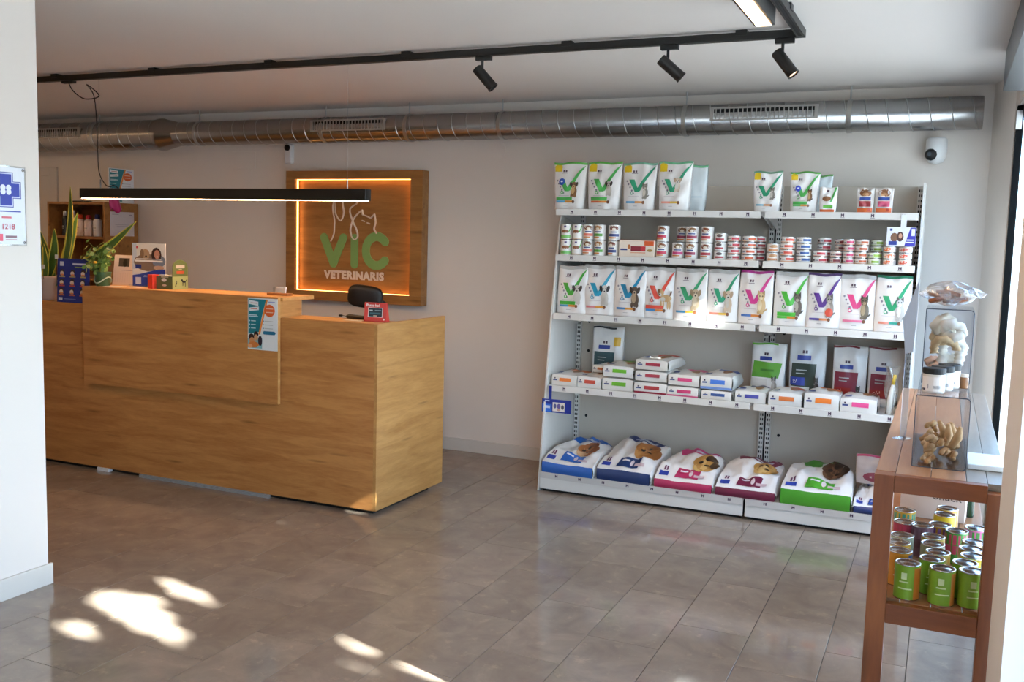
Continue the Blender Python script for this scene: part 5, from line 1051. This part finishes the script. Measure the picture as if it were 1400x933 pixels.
# acrylic bins
BIN = clear('smoky_acrylic', '#fafbfd', .06, .04, fres=.4); RIM = mat('bin_rim_grey', '#3f424c', .25)
def abin(label, x0, x1, y0, y1, z0, z1):
    t = thing('acrylic_bin', label, 'bin', (0, 0, 0), 0, 'clear acrylic treat bins'); w_ = .0025
    B('base', (x0, x1, y0, y1, z0, z0+w_), BIN, t); B('wall', (x0, x0+w_, y0, y1, z0+w_, z1-w_), BIN, t); B('wall', (x1-w_, x1, y0, y1, z0+w_, z1-w_), BIN, t)
    B('front', (x0+w_, x1-w_, y0, y0+w_, z0+w_, z1-w_), BIN, t); B('back', (x0+w_, x1-w_, y1-w_, y1, z0+w_, z1-w_), BIN, t); B('lid', (x0, x1, y0, y1, z1-w_, z1), BIN, t)
    r = .012; c = []
    for (cx, cz, a0) in ((x1-r, z1-r, 0), (x0+r*.3, z1-r*.3, 90), (x0+r*.3, z0+r*.3, 180), (x1-r, z0+r, 270)):
        rr = r if cx > x0+.05 else r*.3
        for k in range(5): a = math.radians(a0+k*22.5); c.append((cx+rr*math.cos(a), y0-.001, cz+rr*math.sin(a)))
    MB().tube(c+[c[0]], .0016, 6, RIM).build('front_rim', t, smooth=True)
    return t
abin('lower clear acrylic bin with tan twisted chews standing on the table', -.057, .094, 3.17, 3.75, tz+.001, 1.146)
abin('upper clear acrylic bin with big white chews stacked on the lower bin', -.050, .094, 3.46, 3.75, 1.1475, 1.396)
CH = [mat('chew_tan_%d' % i, c, .6, var=.25, scale=40, bump=.3) for i, c in enumerate(('#b98a55', '#c89e6a', '#a8763e'))]
CW = [mat('chew_white_%d' % i, c, .55, var=.1, scale=30) for i, c in enumerate(('#e6dfd0', '#d9ccb4', '#c9a97c'))]
rc = random.Random(4)
for k in range(26):
    lay = k//9; c = Vector((rc.uniform(-.028, .066), 3.20+.045*(k % 9)+rc.uniform(0, .02) if lay else 3.195+.05*(k % 9), tz+.022+lay*.027))
    a = rc.uniform(0, 6.3); L = rc.uniform(.02, .03)
    pts = []
    for q in range(9):
        u = q/8-.5; pts.append((L*2*u*math.cos(a)*.55+.007*math.sin(9*u+k), L*2*u*math.sin(a)+.007*math.cos(9*u+k), .008*math.sin(7*u+k)))
    o = MB().tube(pts, [.006+.004*math.sin(q*1.3+k)**2 for q in range(9)], 7, CH[k % 3]).build('twisted_chew', None, c, smooth=True)
    tag(o, 'tan twisted dog chew heaped in the lower acrylic bin', 'dog chew', 'tan chews in the lower bin')
for k in range(4):
    o = MB().tube([(0.0, 0, 0), (.004, .004, .035), (-.004, .002, .07)], [.010, .013, .006], 7, CH[1]).build('twisted_chew', None, (.052-.02*(k % 2), 3.205+.03*k, tz+.066), (.3, .35-.2*k, 0), smooth=True); tag(o, 'tan chew standing upright in the heap of the lower bin', 'dog chew', 'upright tan chews in the lower bin')
def curl(label, cx, cy, cz, R_, r_, rot, m_, a0=0, a1=2*PI, squash=1.0):
    n = 20; pts = []
    for k in range(n+1):
        a = a0+(a1-a0)*k/n; rr = R_*(1+.10*math.sin(3*a)); pts.append((rr*math.cos(a), .010*math.sin(2*a), squash*rr*math.sin(a)))
    o = MB().tube(pts, [r_*(1+.22*math.sin(2.3*k)) for k in range(n+1)], 9, m_).build('rawhide_chew', None, (cx, cy, cz), rot, smooth=True)
    return tag(o, label, 'dog chew', 'big chews in the upper bin')
curl('large white ring chew at the top front of the upper bin', .034, 3.505, 1.325, .028, .016, (.1, .45, -.1), CW[0], squash=.75)
curl('large cream ring chew behind the top one in the upper bin', .006, 3.555, 1.335, .027, .016, (.2, -.3, .2), CW[1])
curl('curled tan chew in the middle of the upper bin', .012, 3.492, 1.262, .034, .013, (.1, .5, .1), CW[2], .4, 4.2)
curl('curled white chew low in the upper bin', .032, 3.505, 1.232, .030, .015, (.0, -.2, .2), CW[0], 3.0, 6.6)
curl('long cream chew lying at the bottom of the upper bin', .012, 3.515, 1.212, .028, .016, (.2, 0, .1), CW[1], 2.8, 6.2)
curl('pinkish chew in the lower left of the upper bin', -.020, 3.50, 1.215, .016, .010, (0, 0, 0), mat('chew_pink', '#dcae92', .6), squash=.8)
curl('tan ring chew at the left wall of the upper bin', -.002, 3.60, 1.30, .024, .014, (.3, 0, .6), CW[2])
curl('white ring chew at the back of the upper bin', .035, 3.65, 1.25, .034, .018, (.2, .2, .3), CW[0])
def jar(label, x, y):
    t = thing('supplement_jar', label, 'jar', (x, y, 1.1475), 0, 'black-lidded jars on the lower bin'); r, h = .033, .076
    MB().lathe([(0, 0), (r*.94, 0), (r, .004), (r, .056), (r*.92, .060)], 24, mat('jar_plastic', '#cfc6bc', .25)).build('body', t, smooth=True)
    MB().lathe([(r*.98, .059), (r*1.03, .061), (r*1.03, .075), (r*.98, .077), (.0001, .077)], 24, BLKPL).build('lid', t)
    def P(s, tt, o): a = -PI/2+(s-.5)*2.6; return ((r+o)*math.cos(a), (r+o)*math.sin(a), .006+tt*.046)
    decal(MB(), [('r', '#e6ddd6', .02, .98, .02, .98, 10, 1), ('r', '#3a3a4a', .06, .22, .06, .2, 2, 1)]+[('r', '#4a4a50', .50+.03*k, .512+.03*k, .20, .40, 1, 1) for k in range(8)]+[('r', '#a8a0a4', .3, .34, .2, .5, 1, 1)], P, .0004).build('label_print', t)
jar('black-lidded jar with barcode label, front of the row on the lower bin', -.012, 3.245)
jar('black-lidded jar, middle of the row on the lower bin', .012, 3.318)
jar('black-lidded jar, rear of the row against the upper bin', .032, 3.392)
t = thing('small_brown_jar', 'small brown jar right of the black-lidded jars on the lower bin', 'jar', (.076, 3.40, 1.1475))
MB().lathe([(0, 0), (.013, 0), (.014, .003), (.014, .034), (.011, .038)], 16, film('#8a5a30')).build('body', t, smooth=True); MB().lathe([(.0125, .037), (.0125, .047), (.0001, .048)], 16, film('#d8c8b8')).build('lid', t)
# treat bag on top of the upper bin
t = thing('treat_bag', 'crumpled clear bag of brown treats lying on the upper bin', 'bag', (.02, 3.60, 1.407))
def crump(u, v):
    a, b = 2*PI*u, PI*(v-.5); r = 1+.16*math.sin(5*a+3*b)+.10*math.sin(9*a-4*b); return (.085*math.cos(b)*math.cos(a)*r, .10*math.cos(b)*math.sin(a)*r, .036+.034*math.sin(b)*(1+.3*math.sin(3*a)))
MB().grid(crump, 26, 14, clear('crinkled_bag', '#f4ece6', .35, .1, .16)).build('film', t, smooth=True)
for k in range(7):
    MB().box(-.028, .028, -.010, .010, -.006, .006, mat('brown_treat', '#9a5a34', .6, var=.25)).build('treat', t, (-.04+.022*(k % 4), -.055+.03*(k//4)+.01*(k % 2), .016+.012*(k % 3)), (rc.uniform(-.3, .3), rc.uniform(-.3, .3), rc.uniform(-.6, .6)), bevel=.003)
MB().grid(lambda a, b: (.055+.05*a+.01*math.sin(6*b), -.03+.05*b, .05+.012*math.sin(7*a+3*b)-.02*a), 8, 6, clear('white_film', '#ffffff', .4, .1, .35)).build('twisted_end', t, smooth=True)
# leaflet holder left of the bins
t = thing('leaflet_holder', 'clear acrylic leaflet holder with pale blue sheet standing at the table edge', 'leaflet holder', (-.100, 3.62, tz+.0005), -.55)
B('foot', (-.02, .02, -.03, .03, 0, .004), ACR, t); B('panel', (-.012, .012, -.001, .001, .004, .34), clear('pale_blue_acrylic', '#eaf1f8', .2, .06, .03), t)
MB().prism([(-.012, .30), (.018, .31), (.024, .46), (.022, .56), (-.030, .42)], -.002, -.001, 'y', mat('pale_blue_sheet', '#b4c9e4', .5)).build('leaflet', t)
tag(MB().box(.10, .198, 3.21, 3.40, tz+.001, tz+.018, WHITEP).build('white_tray', bevel=.003), 'low white tray on the table right of the lower bin', 'tray')
